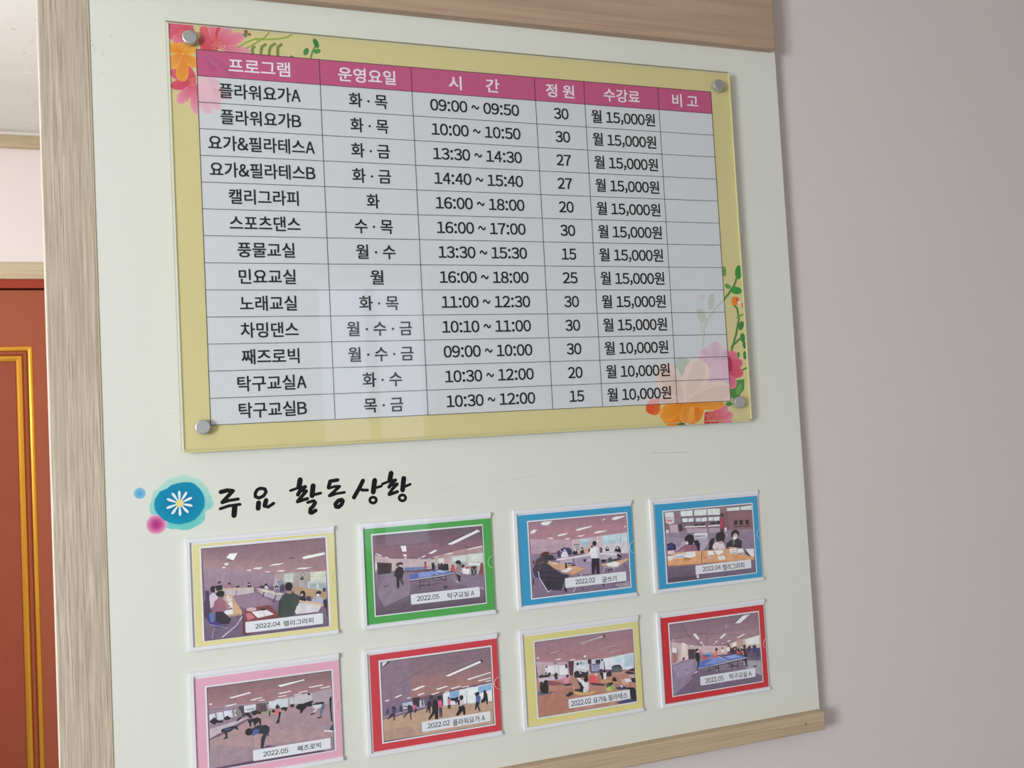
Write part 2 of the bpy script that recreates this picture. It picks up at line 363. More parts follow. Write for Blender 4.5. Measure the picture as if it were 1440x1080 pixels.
TABLE_TEXT = [
('프로그램',84.6,-18.9,84.2,19.0,1),
('운영요일',238.4,-18.9,85.0,19.0,1),
('시',373.4,-18.9,19.9,19.0,1),
('간',433.8,-18.9,21.1,19.0,1),
('정 원',546.8,-18.9,48.2,19.0,1),
('수강료',655.6,-18.9,64.3,19.0,1),
('비 고',773.1,-18.9,48.2,19.0,1),
('플라워요가A',84.1,-55.7,111.1,19.4,0),
('플라워요가B',84.0,-92.8,109.8,19.4,0),
('요가&필라테스A',83.9,-130.2,145.4,19.4,0),
('요가&필라테스B',83.9,-167.6,143.9,19.4,0),
('캘리그라피',83.4,-205.0,94.8,19.4,0),
('스포츠댄스',83.6,-242.3,96.2,19.4,0),
('풍물교실',83.4,-279.8,77.7,19.4,0),
('민요교실',83.5,-317.5,77.1,19.4,0),
('노래교실',83.5,-355.0,77.0,19.4,0),
('차밍댄스',83.6,-392.3,78.2,19.4,0),
('째즈로빅',83.4,-429.4,77.9,19.4,0),
('탁구교실A',83.9,-466.6,93.1,19.4,0),
('탁구교실B',83.7,-503.4,91.7,19.4,0),
('화 · 목',238.3,-56.0,56.6,19.4,0),
('화 · 목',238.4,-93.2,55.9,19.4,0),
('화 · 금',238.3,-130.5,56.7,19.4,0),
('화 · 금',238.2,-168.0,56.8,19.4,0),
('화',238.4,-205.4,18.4,19.4,0),
('수 · 목',237.8,-242.7,55.7,19.4,0),
('월 · 수',239.1,-280.2,58.0,19.4,0),
('월',238.8,-317.8,18.9,19.4,0),
('화 · 목',239.9,-355.4,57.7,19.4,0),
('월 · 수 · 금',239.5,-392.7,95.4,19.4,0),
('월 · 수 · 금',239.8,-429.8,95.3,19.4,0),
('화 · 수',239.8,-466.9,57.6,19.4,0),
('목 · 금',239.8,-503.8,57.3,19.4,0),
('09:00 ~ 09:50',403.7,-55.1,142.2,17.4,0),
('10:00 ~ 10:50',404.0,-92.3,142.3,17.4,0),
('13:30 ~ 14:30',404.2,-129.6,142.0,17.4,0),
('14:40 ~ 15:40',404.1,-167.1,141.8,17.4,0),
('16:00 ~ 18:00',404.3,-204.5,141.6,17.4,0),
('16:00 ~ 17:00',404.1,-241.8,141.3,17.4,0),
('13:30 ~ 15:30',404.4,-279.2,141.2,17.4,0),
('16:00 ~ 18:00',404.6,-316.9,142.2,17.4,0),
('11:00 ~ 12:30',405.3,-354.4,141.1,17.4,0),
('10:10 ~ 11:00',404.4,-391.7,140.9,17.4,0),
('09:00 ~ 10:00',404.6,-428.9,140.8,17.4,0),
('10:30 ~ 12:00',404.8,-466.0,140.7,17.4,0),
('10:30 ~ 12:00',405.0,-502.9,140.6,17.4,0),
('30',546.5,-55.4,24.5,15.8,0),
('30',546.8,-92.5,24.2,15.8,0),
('27',546.3,-129.9,24.2,15.8,0),
('27',546.0,-167.3,24.2,15.8,0),
('20',546.1,-204.7,24.6,15.8,0),
('30',546.3,-242.0,24.6,15.8,0),
('15',546.0,-279.5,24.2,15.8,0),
('25',545.7,-317.2,24.6,15.8,0),
('30',545.9,-354.7,24.6,15.8,0),
('30',545.6,-392.0,23.7,15.8,0),
('30',545.4,-429.1,23.9,15.8,0),
('20',545.3,-466.2,23.8,15.8,0),
('15',545.6,-503.1,24.5,15.8,0),
('월 15,000원',656.2,-55.7,114.2,19.0,0),
('월 15,000원',656.1,-92.8,113.5,19.0,0),
('월 15,000원',656.6,-130.2,114.1,19.0,0),
('월 15,000원',656.3,-167.6,114.0,19.0,0),
('월 15,000원',655.9,-205.0,114.0,19.0,0),
('월 15,000원',656.0,-242.3,114.0,19.0,0),
('월 15,000원',655.7,-279.8,113.9,19.0,0),
('월 15,000원',655.5,-317.5,114.3,19.0,0),
('월 15,000원',655.3,-355.0,114.5,19.0,0),
('월 15,000원',655.2,-392.3,114.2,19.0,0),
('월 10,000원',655.0,-429.4,113.6,19.0,0),
('월 10,000원',655.3,-466.6,113.9,19.0,0),
('월 10,000원',655.3,-503.4,113.8,19.0,0),
]
HOLDERS = [[-37.9,-823.6,161.7,-673.0],[197.7,-823.3,397.0,-672.6],[432.9,-823.5,633.6,-672.3],[666.3,-823.0,870.7,-673.2],[-39.2,-1000.3,160.7,-851.6],[195.5,-1002.4,397.1,-852.0],[432.2,-1003.0,633.7,-853.6],[666.4,-1003.7,869.4,-854.0]]
FLOWERS = [
['t',[216,80,106,224,112,136],[-17.8,23.0,-38.2,34.4,17.4]],
['t',[216,80,106,226,128,152],[-17.8,23.0,-22.6,42.6,17.4]],
['t',[220,84,100,224,122,132],[-17.8,23.0,-5.6,39.3,15.8]],
['t',[216,76,94,214,106,120],[-17.8,23.0,-1.3,27.9,17.4]],
['t',[216,80,106,224,112,136],[-17.8,23.0,-37.3,16.1,15.8]],
['t',[216,80,106,232,140,160],[-17.8,23.0,-26.9,5.5,15.8]],
['d',[244,208,144],[-17.1,22.2,5.1]],
['t',[208,72,88,222,96,112],[29.4,6.3,3.7,15.0,19.0]],
['t',[212,74,90,224,112,124],[29.4,6.3,7.5,33.0,17.4]],
['t',[216,74,88,232,144,160],[29.4,6.3,21.8,37.8,15.8]],
['t',[220,74,88,224,74,80],[29.4,7.2,33.7,37.2,11.1]],
['t',[216,78,96,232,160,180],[29.4,6.3,46.4,36.8,19.0]],
['t',[220,90,112,232,152,172],[29.4,6.3,65.4,27.5,15.8]],
['t',[220,106,128,232,168,184],[29.3,5.5,74.2,3.5,14.2]],
['t',[208,72,88,220,88,104],[29.3,3.8,5.5,0.0,19.0]],
['d',[246,220,168],[30.1,5.6,9.8]],
['t',[212,80,104,220,104,128],[-2.4,-45.9,-36.0,-33.5,15.0]],
['t',[208,74,96,216,90,112],[-2.4,-45.9,-35.2,-55.0,14.2]],
['t',[212,80,106,236,160,180],[-2.5,-47.5,-26.7,-77.6,15.0]],
['t',[214,90,114,236,166,186],[-2.5,-47.5,-3.3,-91.8,15.0]],
['t',[210,76,96,224,106,124],[-2.4,-44.2,-18.8,-25.5,15.8]],
['d',[246,220,168],[-3.2,-45.9,7.6]],
['t',[232,144,56,240,176,80],[-18.1,-7.1,-17.6,8.0,17.4]],
['t',[234,154,58,244,184,72],[-16.6,-7.0,-0.6,4.5,13.4]],
['t',[232,140,52,240,168,72],[-16.6,-8.6,0.7,-23.9,15.8]],
['t',[232,140,52,236,160,68],[-18.2,-8.8,-20.3,-47.2,17.4]],
['t',[232,144,56,238,176,96],[-19.7,-7.2,-37.3,-28.7,17.4]],
['t',[232,140,48,240,168,72],[-19.6,-5.6,-34.7,3.1,15.8]],
['l',[150,168,72],[1.9,56.6,8.3,68.2,16.7,81.4,23.0,92.9,23.6]],
['l',[140,156,64],[1.58,67.8,7.6,84.5,19.0,94.7,26.8,101.3,35.7]],
['l',[156,176,80],[2.53,81.4,21.3,99.5,23.5,116.1,26.3,126.2,29.8,133.1,34.8]],
['l',[124,140,68],[1.11,62.1,25.5,72.1,35.0,85.3,38.0,95.1,38.1]],
['l',[124,140,68],[3.8,77.2,-0.8,75.8,2.8,76.0,8.8,78.5,10.8]],
['l',[124,140,68],[3.8,87.8,-0.9,87.2,3.8,89.1,11.7,94.2,15.6]],
['l',[124,140,68],[3.8,98.5,-0.3,99.1,6.6,101.5,13.7,107.5,17.7]],
['l',[124,140,68],[3.8,110.9,-0.1,110.6,5.9,111.4,13.7,116.6,17.6]],
['l',[124,124,68],[2.53,129.2,1.5,134.1,-0.7]],
['l',[106,144,72],[2.21,156.9,0.4,159.8,10.2,165.4,21.2]],
['e',[60,128,72],[165.7,23.9,3.8,7.3,20.0]],
['e',[76,144,72],[166.7,12.2,5.4,3.5,20.0]],
['e',[74,140,76],[150.9,10.3,3.5,6.0,-25.0]],
['l',[122,144,80],[1.27,65.2,24.1,70.3,29.7]],
['e',[176,72,96],[67.8,31.5,2.5,2.5,0]],
['e',[184,76,92],[72.7,28.2,2.2,2.2,0]],
['e',[88,128,76],[67.3,26.8,2.2,3.5,0]],
]
FLOWERS_FAINT = [
['t',[216,168,180,216,188,200],[-1.6,-45.8,30.6,-45.0,20.6]],
['t',[216,164,176,216,184,196],[-1.6,-45.8,37.7,-66.4,19.0]],
['t',[216,164,176,216,180,196],[-1.6,-45.8,14.7,-89.8,19.0]],
['t',[216,164,176,216,184,196],[-1.6,-45.8,29.2,-83.8,17.4]],
['p',[216,176,188],[0.2,-39.0,16.6,-39.4,23.3,-72.5,-0.0,-74.1]],
['d',[228,204,208],[7.7,-46.8,7.3]],
]
FLOWERS_LOW = [
['l',[92,140,60],[3.89,818.4,-357.5,833.9,-342.1,845.7,-328.1,852.2,-314.0]],
['l',[84,132,68],[3.89,841.5,-360.7,848.2,-367.0,850.4,-385.7,843.1,-410.4,832.0,-438.1]],
['l',[108,148,80],[2.92,847.0,-382.5,862.0,-376.4]],
['l',[76,132,64],[3.24,832.5,-431.9,847.8,-419.8,862.7,-413.8]],
['l',[76,132,64],[2.92,847.4,-472.4,862.3,-466.7]],
['e',[60,140,60],[855.7,-306.2,7.1,12.3,-10.0]],
['e',[60,148,68],[848.7,-337.1,11.0,6.5,-5.0]],
['e',[88,160,76],[833.0,-330.3,6.5,3.9,-25.0]],
['e',[108,160,80],[827.7,-304.8,4.2,9.1,0]],
['e',[60,132,68],[853.9,-396.6,4.9,8.4,-25.0]],
['e',[60,132,68],[855.2,-416.8,4.9,7.8,0]],
['e',[60,124,68],[858.6,-429.3,4.5,6.5,10.0]],
['e',[60,132,68],[857.7,-446.4,3.9,7.1,0]],
['e',[84,140,68],[844.0,-446.1,3.2,5.8,-20.0]],
['e',[232,128,48],[844.8,-355.2,7.1,7.8,0]],
['e',[216,96,48],[849.9,-353.9,3.2,5.8,0]],
['e',[224,88,112],[860.1,-362.4,2.6,5.2,0]],
['e',[240,216,192],[852.5,-357.7,3.2,3.2,0]],
['p',[78,140,68],[824.4,-516.3,823.6,-502.5,837.3,-487.5,853.5,-486.5,851.5,-503.5,836.7,-518.3]],
['e',[108,168,88],[841.5,-503.1,4.5,10.4,-30.0]],
['t',[200,56,88,232,128,152],[804.7,-471.2,820.3,-428.5,21.1]],
['t',[208,64,96,232,124,152],[804.7,-471.2,840.8,-441.3,22.7]],
['t',[208,60,92,224,106,136],[804.7,-471.2,852.2,-457.1,19.4]],
['t',[200,52,84,224,96,124],[804.7,-471.2,852.5,-476.3,19.4]],
['t',[200,52,84,232,128,156],[804.4,-474.2,836.4,-498.3,22.7]],
['t',[200,56,88,224,120,144],[804.7,-471.2,815.8,-511.4,19.4]],
['e',[176,40,72],[826.7,-461.0,5.2,13.0,0]],
['p',[60,108,60],[711.9,-558.2,716.1,-546.5,733.2,-545.8,735.6,-559.4]],
['t',[224,104,32,224,112,48],[688.1,-512.4,673.0,-537.0,25.9]],
['e',[224,80,40],[673.6,-528.2,8.4,8.4,0]],
['t',[224,96,72,234,152,176],[785.0,-546.7,824.7,-559.2,17.8]],
['t',[216,60,80,232,144,168],[785.0,-546.7,827.5,-545.6,16.2]],
['t',[216,60,80,232,144,164],[785.0,-546.7,817.9,-531.3,16.2]],
['t',[200,48,64,216,68,88],[785.1,-545.1,783.9,-561.8,25.9]],
['p',[200,56,72],[770.3,-556.6,773.4,-538.5,792.8,-536.4,798.2,-557.9]],
['t',[224,124,32,232,140,40],[738.2,-523.4,695.6,-550.0,38.9]],
['t',[232,132,36,240,160,56],[738.3,-521.9,690.9,-543.8,29.2]],
['t',[224,116,24,232,140,40],[738.9,-523.5,763.9,-550.2,38.9]],
['t',[232,144,48,240,160,64],[738.9,-523.5,739.4,-555.1,29.2]],
['t',[232,140,44,238,156,56],[739.0,-521.1,811.2,-525.9,22.7]],
['e',[232,160,72],[747.4,-538.9,5.8,13.0,-20.0]],
['d',[248,224,192],[786.8,-546.7,11.7]],
['e',[76,140,68],[820.0,-526.8,6.5,3.9,0]],
]
FLOWERS_FAINT_LOW = [
['l',[180,189,176],[2.92,777.9,-429.2,782.4,-400.3,789.9,-385.0,805.2,-368.2,826.2,-349.8]],
['l',[180,189,176],[1.94,777.8,-406.3,778.1,-378.8]],
['e',[180,189,180],[799.1,-355.9,6.5,14.3,-10.0]],
['e',[180,188,176],[778.1,-378.8,7.8,13.0,25.0]],
['l',[188,196,188],[1.62,784.0,-369.6,778.5,-348.1]],
['e',[200,192,196],[782.0,-348.1,6.5,5.2,0]],
['e',[176,188,176],[738.9,-464.7,15.6,18.8,25.0]],
['e',[192,200,192],[718.2,-468.6,6.5,13.0,0]],
['t',[204,176,188,208,184,200],[801.1,-471.1,775.8,-433.8,29.2]],
['t',[204,176,188,208,184,200],[801.1,-471.1,801.2,-422.0,29.2]],
['t',[204,176,188,208,176,192],[801.1,-471.1,832.0,-438.1,29.2]],
['t',[204,176,188,212,180,196],[801.1,-471.1,764.0,-451.7,29.2]],
['t',[204,176,188,212,180,196],[801.1,-471.1,764.2,-497.3,29.2]],
['t',[204,176,188,212,180,196],[801.1,-471.1,827.6,-496.5,35.6]],
['p',[208,176,192],[781.4,-452.2,827.3,-453.4,823.7,-500.9,778.0,-499.3]],
['d',[228,216,220],[800.4,-471.0,13.6]],
['t',[216,192,184,216,196,188],[738.2,-523.4,694.9,-461.9,48.6]],
['t',[220,196,184,220,200,192],[739.9,-523.5,774.5,-452.0,48.6]],
['t',[220,192,180,218,196,188],[739.1,-520.5,827.2,-502.6,42.1]],
['t',[220,192,180,218,196,188],[734.8,-523.3,687.7,-518.4,32.4]],
['p',[216,160,160],[664.0,-523.3,674.6,-513.4,691.4,-512.6,688.9,-524.4]],
['d',[232,220,216],[744.0,-514.6,9.7]],
]
FLOWERS_HEADER = [['t',[192,90,138,192,92,134],[13.2,-4.4,24.9,-28.6,23.7]],['t',[196,96,142,190,92,132],[13.2,-4.4,53.4,-33.1,19.0]],['l',[176,76,124],[1.27,75.5,-2.3,80.1,-10.5]],['l',[176,76,124],[1.27,132.4,-0.9,139.7,-8.1,148.1,-8.2,155.1,-0.7]]]
EMBLEM = {'pale': [-81.5,-627.4,-78.6,-618.5,-76.2,-608.1,-69.5,-602.5,-62.1,-595.4,-53.3,-589.9,-48.2,-589.5,-41.6,-586.8,-31.4,-588.0,-24.2,-591.1,-18.4,-593.8,-13.5,-598.8,-6.3,-606.3,-5.1,-611.8,-1.6,-618.2,-1.1,-624.5,0.4,-629.2,-3.7,-635.1,-10.5,-639.2,-11.6,-648.4,-17.7,-654.8,-26.7,-659.4,-35.5,-661.7,-45.6,-660.0,-49.9,-658.9,-58.5,-657.4,-64.0,-651.6,-75.1,-640.1,-80.3,-635.1],'blue': [-75.6,-624.9,-74.3,-617.4,-70.6,-611.6,-67.5,-607.2,-59.6,-604.4,-52.2,-599.5,-43.4,-597.5,-36.1,-596.9,-26.0,-598.7,-17.4,-606.2,-12.6,-615.1,-11.0,-623.7,-11.7,-631.4,-16.4,-640.2,-23.3,-647.4,-32.2,-651.2,-43.9,-653.3,-51.1,-651.9,-58.2,-649.1,-65.2,-644.7,-70.7,-638.1,-74.1,-632.6],'pink': [-73.6,-650.8,13.3],'dot': [-93.0,-607.9,7.4],'cen': [-43.4,-625.1],'tips': [-43.3,-607.8,-33.4,-610.0,-27.1,-618.2,-26.8,-629.7,-32.6,-638.6,-43.4,-641.9,-53.8,-638.8,-60.4,-630.3,-59.6,-617.7,-52.5,-610.1],'pw': 3.6,'cr': 5.1}
LETTERS = [[[5.92,10.5,-613.7,18.8,-612.0,26.2,-613.4],[5.42,26.2,-613.4,18.4,-621.3,11.9,-627.9],[4.44,11.9,-628.2,20.5,-626.1,32.9,-624.9],[4.19,8.9,-636.4,20.2,-633.4,35.0,-632.4],[7.39,28.1,-634.5,26.6,-646.8]],[[4.68,63.2,-612.3,69.3,-613.7,70.7,-618.1,66.9,-623.3,60.7,-625.7,56.0,-623.3,56.1,-618.6,58.9,-614.1,63.2,-612.3],[6.9,60.0,-632.3,59.1,-639.7],[6.41,70.2,-629.6,68.1,-636.8],[4.44,68.1,-636.8,72.5,-639.2,80.2,-634.5]],[[7.47,118.0,-604.5,116.2,-613.7],[3.95,104.1,-618.5,113.3,-615.9,124.4,-614.4],[5.71,124.4,-614.7,117.4,-619.5,114.1,-624.9],[3.95,117.4,-620.2,126.1,-620.2],[5.27,125.8,-620.8,118.4,-628.8,113.3,-634.4],[4.83,113.2,-634.8,127.0,-631.5],[7.25,135.7,-614.1,133.7,-627.8],[4.17,134.3,-627.1,145.8,-625.1],[4.39,127.2,-636.9,135.8,-635.1,137.8,-637.4],[5.71,137.5,-638.1,134.5,-642.9,130.7,-646.1,129.9,-651.1,132.2,-652.0,137.6,-649.1]],[[5.27,159.8,-609.2,170.7,-608.2],[5.71,159.8,-609.6,157.5,-618.1],[3.95,157.9,-619.1,165.9,-617.2,173.2,-617.3],[4.83,172.4,-618.1,165.6,-623.7,158.2,-629.6],[3.95,158.5,-630.1,168.4,-627.5,179.7,-626.5],[5.93,175.2,-636.7,170.1,-637.7,166.0,-642.2,166.8,-646.1,170.4,-646.8,174.9,-643.2,176.8,-638.7,175.2,-636.7]],[[6.15,207.0,-611.8,201.4,-621.9,193.0,-634.7],[4.39,201.8,-621.2,204.9,-625.1,213.0,-625.7],[7.47,224.1,-612.6,221.3,-628.9],[3.95,223.4,-623.8,233.7,-621.3],[4.17,221.5,-636.5,224.1,-637.9,225.3,-640.5,224.6,-643.1,222.4,-644.8,219.4,-644.9,216.8,-643.5,215.6,-640.9,216.2,-638.3,218.5,-636.6,221.5,-636.5]],[[7.47,248.8,-603.8,246.5,-613.4],[3.95,235.2,-618.5,244.0,-615.7,254.6,-613.7],[5.27,254.6,-614.2,248.3,-618.7,244.8,-623.6],[3.51,246.7,-622.2,257.0,-619.3],[4.83,257.0,-620.3,250.2,-626.2,244.6,-633.1],[4.83,244.6,-634.5,256.8,-631.2],[7.47,267.2,-612.6,264.7,-629.1],[3.95,267.4,-624.9,276.6,-621.7],[4.17,264.9,-636.5,267.6,-638.0,268.8,-640.5,268.1,-643.2,265.8,-644.9,262.8,-645.0,260.1,-643.5,258.9,-641.0,259.6,-638.4,261.9,-636.6,264.9,-636.5]]]
CARDS = [
dict(c=(67.1,-750.1),ins=[-96.2,-68.1,96.2,68.1],wb=[-87.6,-62.6,84.8,65.0],bb=[-85.3,-62.0,81.8,62.1],lab=[-31.6,-57.7,73.9,-42.7],tx=[('2022.04',-1.8,-50.4,33.6,6.0),('캘리그라피',39.8,-51.1,40.9,7.4)],pic=[
['g',[143,106,124,180,135,144],[-85.0,62.1,82.4,62.2,81.1,6.9,-83.2,36.0]],
['g',[169,138,160,156,127,152],[-83.1,37.3,10.0,18.8,8.0,2.1,-83.1,4.9]],
['g',[185,167,166,168,152,164],[10.0,18.8,81.5,15.8,80.9,-12.9,7.7,-5.0]],
['g',[141,113,144,111,88,122],[-83.0,6.9,80.9,-12.9,81.1,-62.1,-85.6,-61.9]],
['p',[154,124,150],[-57.1,-3.2,-19.8,-2.0,10.4,-22.9,-27.5,-25.6,-52.5,-14.1]],
['l',[125,85,99],[0.52,27.8,60.5,62.5,41.1,80.7,47.5]],
['l',[125,85,99],[0.52,-53.1,59.1,-55.1,48.8]],
['p',[240,242,242],[-53.2,46.9,-48.3,52.0,-37.8,51.7,-43.6,42.1]],
['l',[109,80,98],[0.69,-53.7,43.1,-43.6,41.8,-37.5,51.3]],
['p',[232,234,240],[-56.9,38.2,-53.8,39.8,-49.8,39.2,-52.3,36.0]],
['p',[232,234,240],[-59.4,33.6,-57.7,35.0,-54.3,34.5,-55.8,32.5]],
['p',[238,240,242],[-18.3,28.0,-15.1,29.8,-4.8,29.2,-9.0,26.8]],
['p',[230,228,234],[-27.5,26.5,-25.4,27.7,-20.3,27.2,-22.1,25.6]],
['p',[238,242,238],[2.5,30.2,9.2,32.0,24.6,32.3,17.8,30.1]],
['p',[230,230,228],[-3.7,22.3,-0.7,23.1,5.0,22.3,3.5,21.1]],
['p',[236,238,234],[11.9,21.8,17.5,22.7,25.5,21.9,20.9,20.2]],
['p',[238,242,238],[37.8,22.0,45.7,23.4,62.4,22.4,52.7,20.9]],
['p',[242,245,238],[48.4,37.1,55.3,40.0,80.4,41.6,80.3,38.3,51.5,34.6]],
['l',[122,90,106],[0.69,48.1,38.5,76.9,41.9]],
['p',[107,82,102],[29.5,38.2,37.5,39.6,37.8,37.4,32.1,36.9]],
['p',[197,213,204],[23.2,16.8,35.9,16.9,35.0,4.5,22.8,6.2]],
['p',[216,224,204],[58.9,15.6,81.1,15.2,80.5,1.5,58.7,2.7]],
['l',[168,176,160],[0.34,58.7,12.8,80.9,11.6]],
['l',[168,176,160],[0.34,58.6,9.6,80.8,8.3]],
['p',[201,210,208],[54.8,3.5,80.9,1.8,80.2,-12.8,55.0,-8.0]],
['p',[159,176,180],[56.8,0.1,66.0,-0.5,67.5,-8.8,56.8,-7.4]],
['p',[159,176,180],[69.6,-0.6,79.7,-0.9,79.6,-10.6,70.3,-9.3]],
['p',[191,178,184],[9.7,11.4,17.0,11.0,16.6,1.1,8.0,2.1]],
['p',[185,176,184],[43.2,7.2,49.9,6.9,49.5,-4.2,42.8,-3.1]],
['e',[74,64,80],[48.3,13.5,2.6,2.9,6]],
['e',[200,192,196],[48.3,13.5,1.7,2.1,6]],
['p',[58,54,66],[45.1,9.9,49.4,9.8,49.2,5.9,45.0,6.3]],
['p',[138,143,160],[13.4,8.6,20.8,9.6,20.4,-1.0,15.6,-2.3]],
['p',[192,154,116],[35.8,-0.9,80.7,-12.9,80.3,-27.2,66.9,-22.1,35.4,-11.5]],
['p',[201,184,196],[-70.1,6.9,-19.6,3.2,-16.4,-4.1,-48.8,-5.8,-70.3,1.8]],
['p',[203,184,156],[-60.9,6.3,-17.9,2.7,-18.0,0.3,-60.2,3.8]],
['l',[84,70,95],[0.86,-40.7,2.0,-42.7,-6.5]],
['l',[84,70,95],[0.86,-18.0,-0.1,-17.3,-4.9]],
['p',[212,202,188],[-17.1,1.9,-2.6,-1.4,21.4,-10.0,17.8,-12.4,-6.1,-4.5]],
['p',[188,176,194],[-15.5,-1.1,17.8,-13.1,17.5,-20.2,-3.8,-10.8]],
['l',[62,54,80],[1.55,-4.8,-5.4,-7.1,-11.3]],
['l',[62,54,80],[1.55,10.5,-11.6,7.0,-20.8]],
['p',[62,52,72],[-11.0,4.1,1.1,3.7,1.9,1.0,-9.4,1.3]],
['p',[216,168,120],[-58.8,-4.7,-48.7,-3.0,-35.1,-28.2,-35.2,-31.7,-59.8,-31.6]],
['p',[198,154,116],[-35.2,-30.0,-35.3,-32.6,-59.9,-33.7,-59.8,-30.9]],
['p',[232,228,238],[-60.6,-16.3,-47.4,-12.9,-47.0,-30.3,-59.4,-29.9]],
['p',[216,212,224],[-53.8,-3.5,-47.3,-10.3,-50.8,-14.3,-55.7,-10.3]],
['l',[44,40,56],[1.55,-55.8,-23.1,-48.4,-22.5]],
['l',[62,58,76],[0.69,-56.4,-20.6,-49.3,-20.0]],
['l',[184,154,148],[0.69,-63.7,-0.7,-57.6,-15.2]],
['l',[207,202,218],[1.38,-35.4,-35.2,-43.6,-46.4,-62.6,-59.6]],
['l',[60,52,80],[0.69,-41.4,-31.9,-40.0,-41.6]],
['p',[74,58,92],[-83.6,-8.9,-77.1,-2.7,-74.4,-20.2,-78.4,-37.0,-84.0,-29.5]],
['p',[63,56,104],[-82.1,4.8,-76.8,4.2,-77.2,-6.1,-82.3,-9.0]],
['p',[214,204,216],[-77.1,-2.7,-71.9,1.9,-65.5,-4.0,-69.2,-13.9,-76.1,-20.1]],
['e',[31,27,34],[-71.8,6.1,3.6,4.5,6]],
['e',[200,154,152],[-68.2,5.0,1.4,2.4,6]],
['p',[36,31,40],[-69.1,10.3,-59.9,10.7,-59.5,4.1,-66.9,2.8]],
['e',[208,176,176],[-63.7,13.2,1.6,1.4,6]],
['e',[28,24,30],[-63.6,14.2,1.9,1.7,6]],
['p',[164,96,124],[-70.7,-10.3,-63.9,-5.9,-55.8,-12.0,-51.0,-19.5,-57.9,-25.6,-69.6,-24.3,-72.8,-20.4]],
['l',[192,144,144],[1.72,-55.8,-13.7,-54.4,-20.8]],
['e',[25,22,26],[-62.7,-0.8,5.7,4.1,6]],
['e',[44,40,48],[-60.4,-2.8,2.4,3.1,6]],
['p',[47,36,64],[-69.6,-24.3,-59.6,-25.4,-50.0,-36.9,-52.7,-42.7,-61.9,-42.4,-70.1,-38.0]],
['p',[60,58,140],[-79.6,-26.5,-62.0,-44.2,-55.3,-45.0,-65.5,-47.5,-78.5,-40.4]],
['p',[79,120,200],[-77.9,-25.0,-72.7,-28.2,-71.8,-37.8,-76.4,-37.2]],
['l',[184,180,204],[0.69,-72.1,-46.4,-75.9,-59.7]],
['l',[184,180,204],[0.69,-78.5,-40.4,-53.8,-48.6]],
['e',[30,26,32],[-50.5,11.4,1.6,1.7,6]],
['p',[196,124,134],[-53.3,9.5,-50.5,10.4,-47.9,8.4,-47.0,5.1,-53.4,5.5]],
['e',[30,26,32],[-24.5,9.0,1.7,1.7,6]],
['p',[51,44,56],[-26.6,6.1,-24.5,7.6,-22.2,6.3,-21.6,3.5,-26.7,3.7]],
['e',[230,220,224],[-24.2,7.6,0.9,0.9,6]],
['e',[56,48,76],[-39.6,6.1,2.6,1.4,6]],
['e',[30,26,32],[-2.0,4.9,1.7,1.6,6]],
['p',[212,204,212],[-4.1,2.6,-1.7,3.8,1.0,1.4,0.9,-1.4,-3.9,-0.5]],
['e',[30,26,32],[12.1,0.2,2.2,2.1,6]],
['p',[124,120,144],[8.7,-5.1,12.0,-1.5,15.7,-4.1,15.9,-8.0,9.3,-7.6]],
['e',[230,220,224],[12.0,-1.2,1.0,0.9,6]],
['p',[74,64,102],[16.6,1.1,22.0,4.1,23.3,-6.7,16.3,-7.7]],
['p',[142,59,68],[-31.8,-25.1,0.0,-23.2,13.6,-37.4,13.2,-40.2,-31.6,-42.6]],
['p',[109,44,58],[-32.4,-42.5,13.2,-40.2,9.4,-47.5,-28.9,-60.3,-35.7,-59.9,-34.3,-24.8]],
['p',[232,228,238],[-22.9,-30.0,-2.8,-29.3,7.4,-36.7,-14.4,-39.4]],
['l',[142,138,160],[0.34,-8.0,-30.0,-4.9,-37.9]],
['p',[216,112,128],[-30.2,-32.0,-24.3,-31.2,-18.6,-38.0,-28.1,-41.3]],
['e',[220,184,192],[-22.8,-26.5,6.9,2.6,-4.0]],
['e',[74,44,56],[-7.1,-28.3,5.2,1.7,-4.0]],
['p',[59,74,68],[21.3,-11.8,26.7,-8.1,33.7,-9.6,42.3,-15.8,42.8,-28.4,37.2,-31.3,34.5,-41.6,14.8,-42.5,13.6,-30.4,15.0,-18.1]],
['p',[50,63,59],[15.0,-18.1,19.2,-20.4,16.6,-41.3,12.5,-40.8,13.4,-26.8]],
['e',[27,24,28],[28.6,-1.2,5.3,6.2,6]],
['p',[184,136,128],[25.9,-6.2,32.0,-7.6,31.9,-11.2,25.8,-10.5]],
['e',[196,152,144],[33.5,-5.6,1.2,2.1,6]],
['p',[192,138,128],[37.3,-29.5,41.7,-28.2,41.5,-34.6,37.6,-35.2]],
['p',[220,216,222],[41.9,-24.7,73.7,-30.1,67.9,-40.2,37.7,-40.2,35.2,-36.4]],
['p',[226,190,152],[42.8,-20.2,68.4,-27.7,77.2,-31.9,75.3,-34.6,41.9,-23.6]],
['l',[69,64,92],[1.03,73.5,-33.7,79.0,-32.5,79.2,-46.9]],
['e',[42,34,40],[47.3,-13.6,3.8,5.2,6]],
['p',[34,32,42],[42.2,-17.6,47.6,-15.7,52.3,-20.5,50.8,-23.9,42.7,-21.2]],
['e',[216,204,208],[46.2,-14.5,1.6,1.7,6]],
['e',[51,42,52],[69.4,-14.2,3.8,2.8,6]],
['p',[180,180,208],[59.8,-21.4,68.9,-17.3,75.4,-23.1,74.8,-30.2,58.8,-26.3]],
['e',[232,230,234],[68.4,-16.9,2.1,1.6,6]],
['l',[192,138,136],[1.38,65.2,-20.2,64.1,-25.4]],
['p',[62,52,100],[52.8,-17.0,58.1,-17.6,57.0,-24.6,52.9,-23.1]],
['e',[58,50,96],[77.4,-10.7,2.4,2.8,6]],
['p',[48,40,76],[75.7,-24.9,80.1,-23.6,79.9,-36.2,76.3,-35.8]],
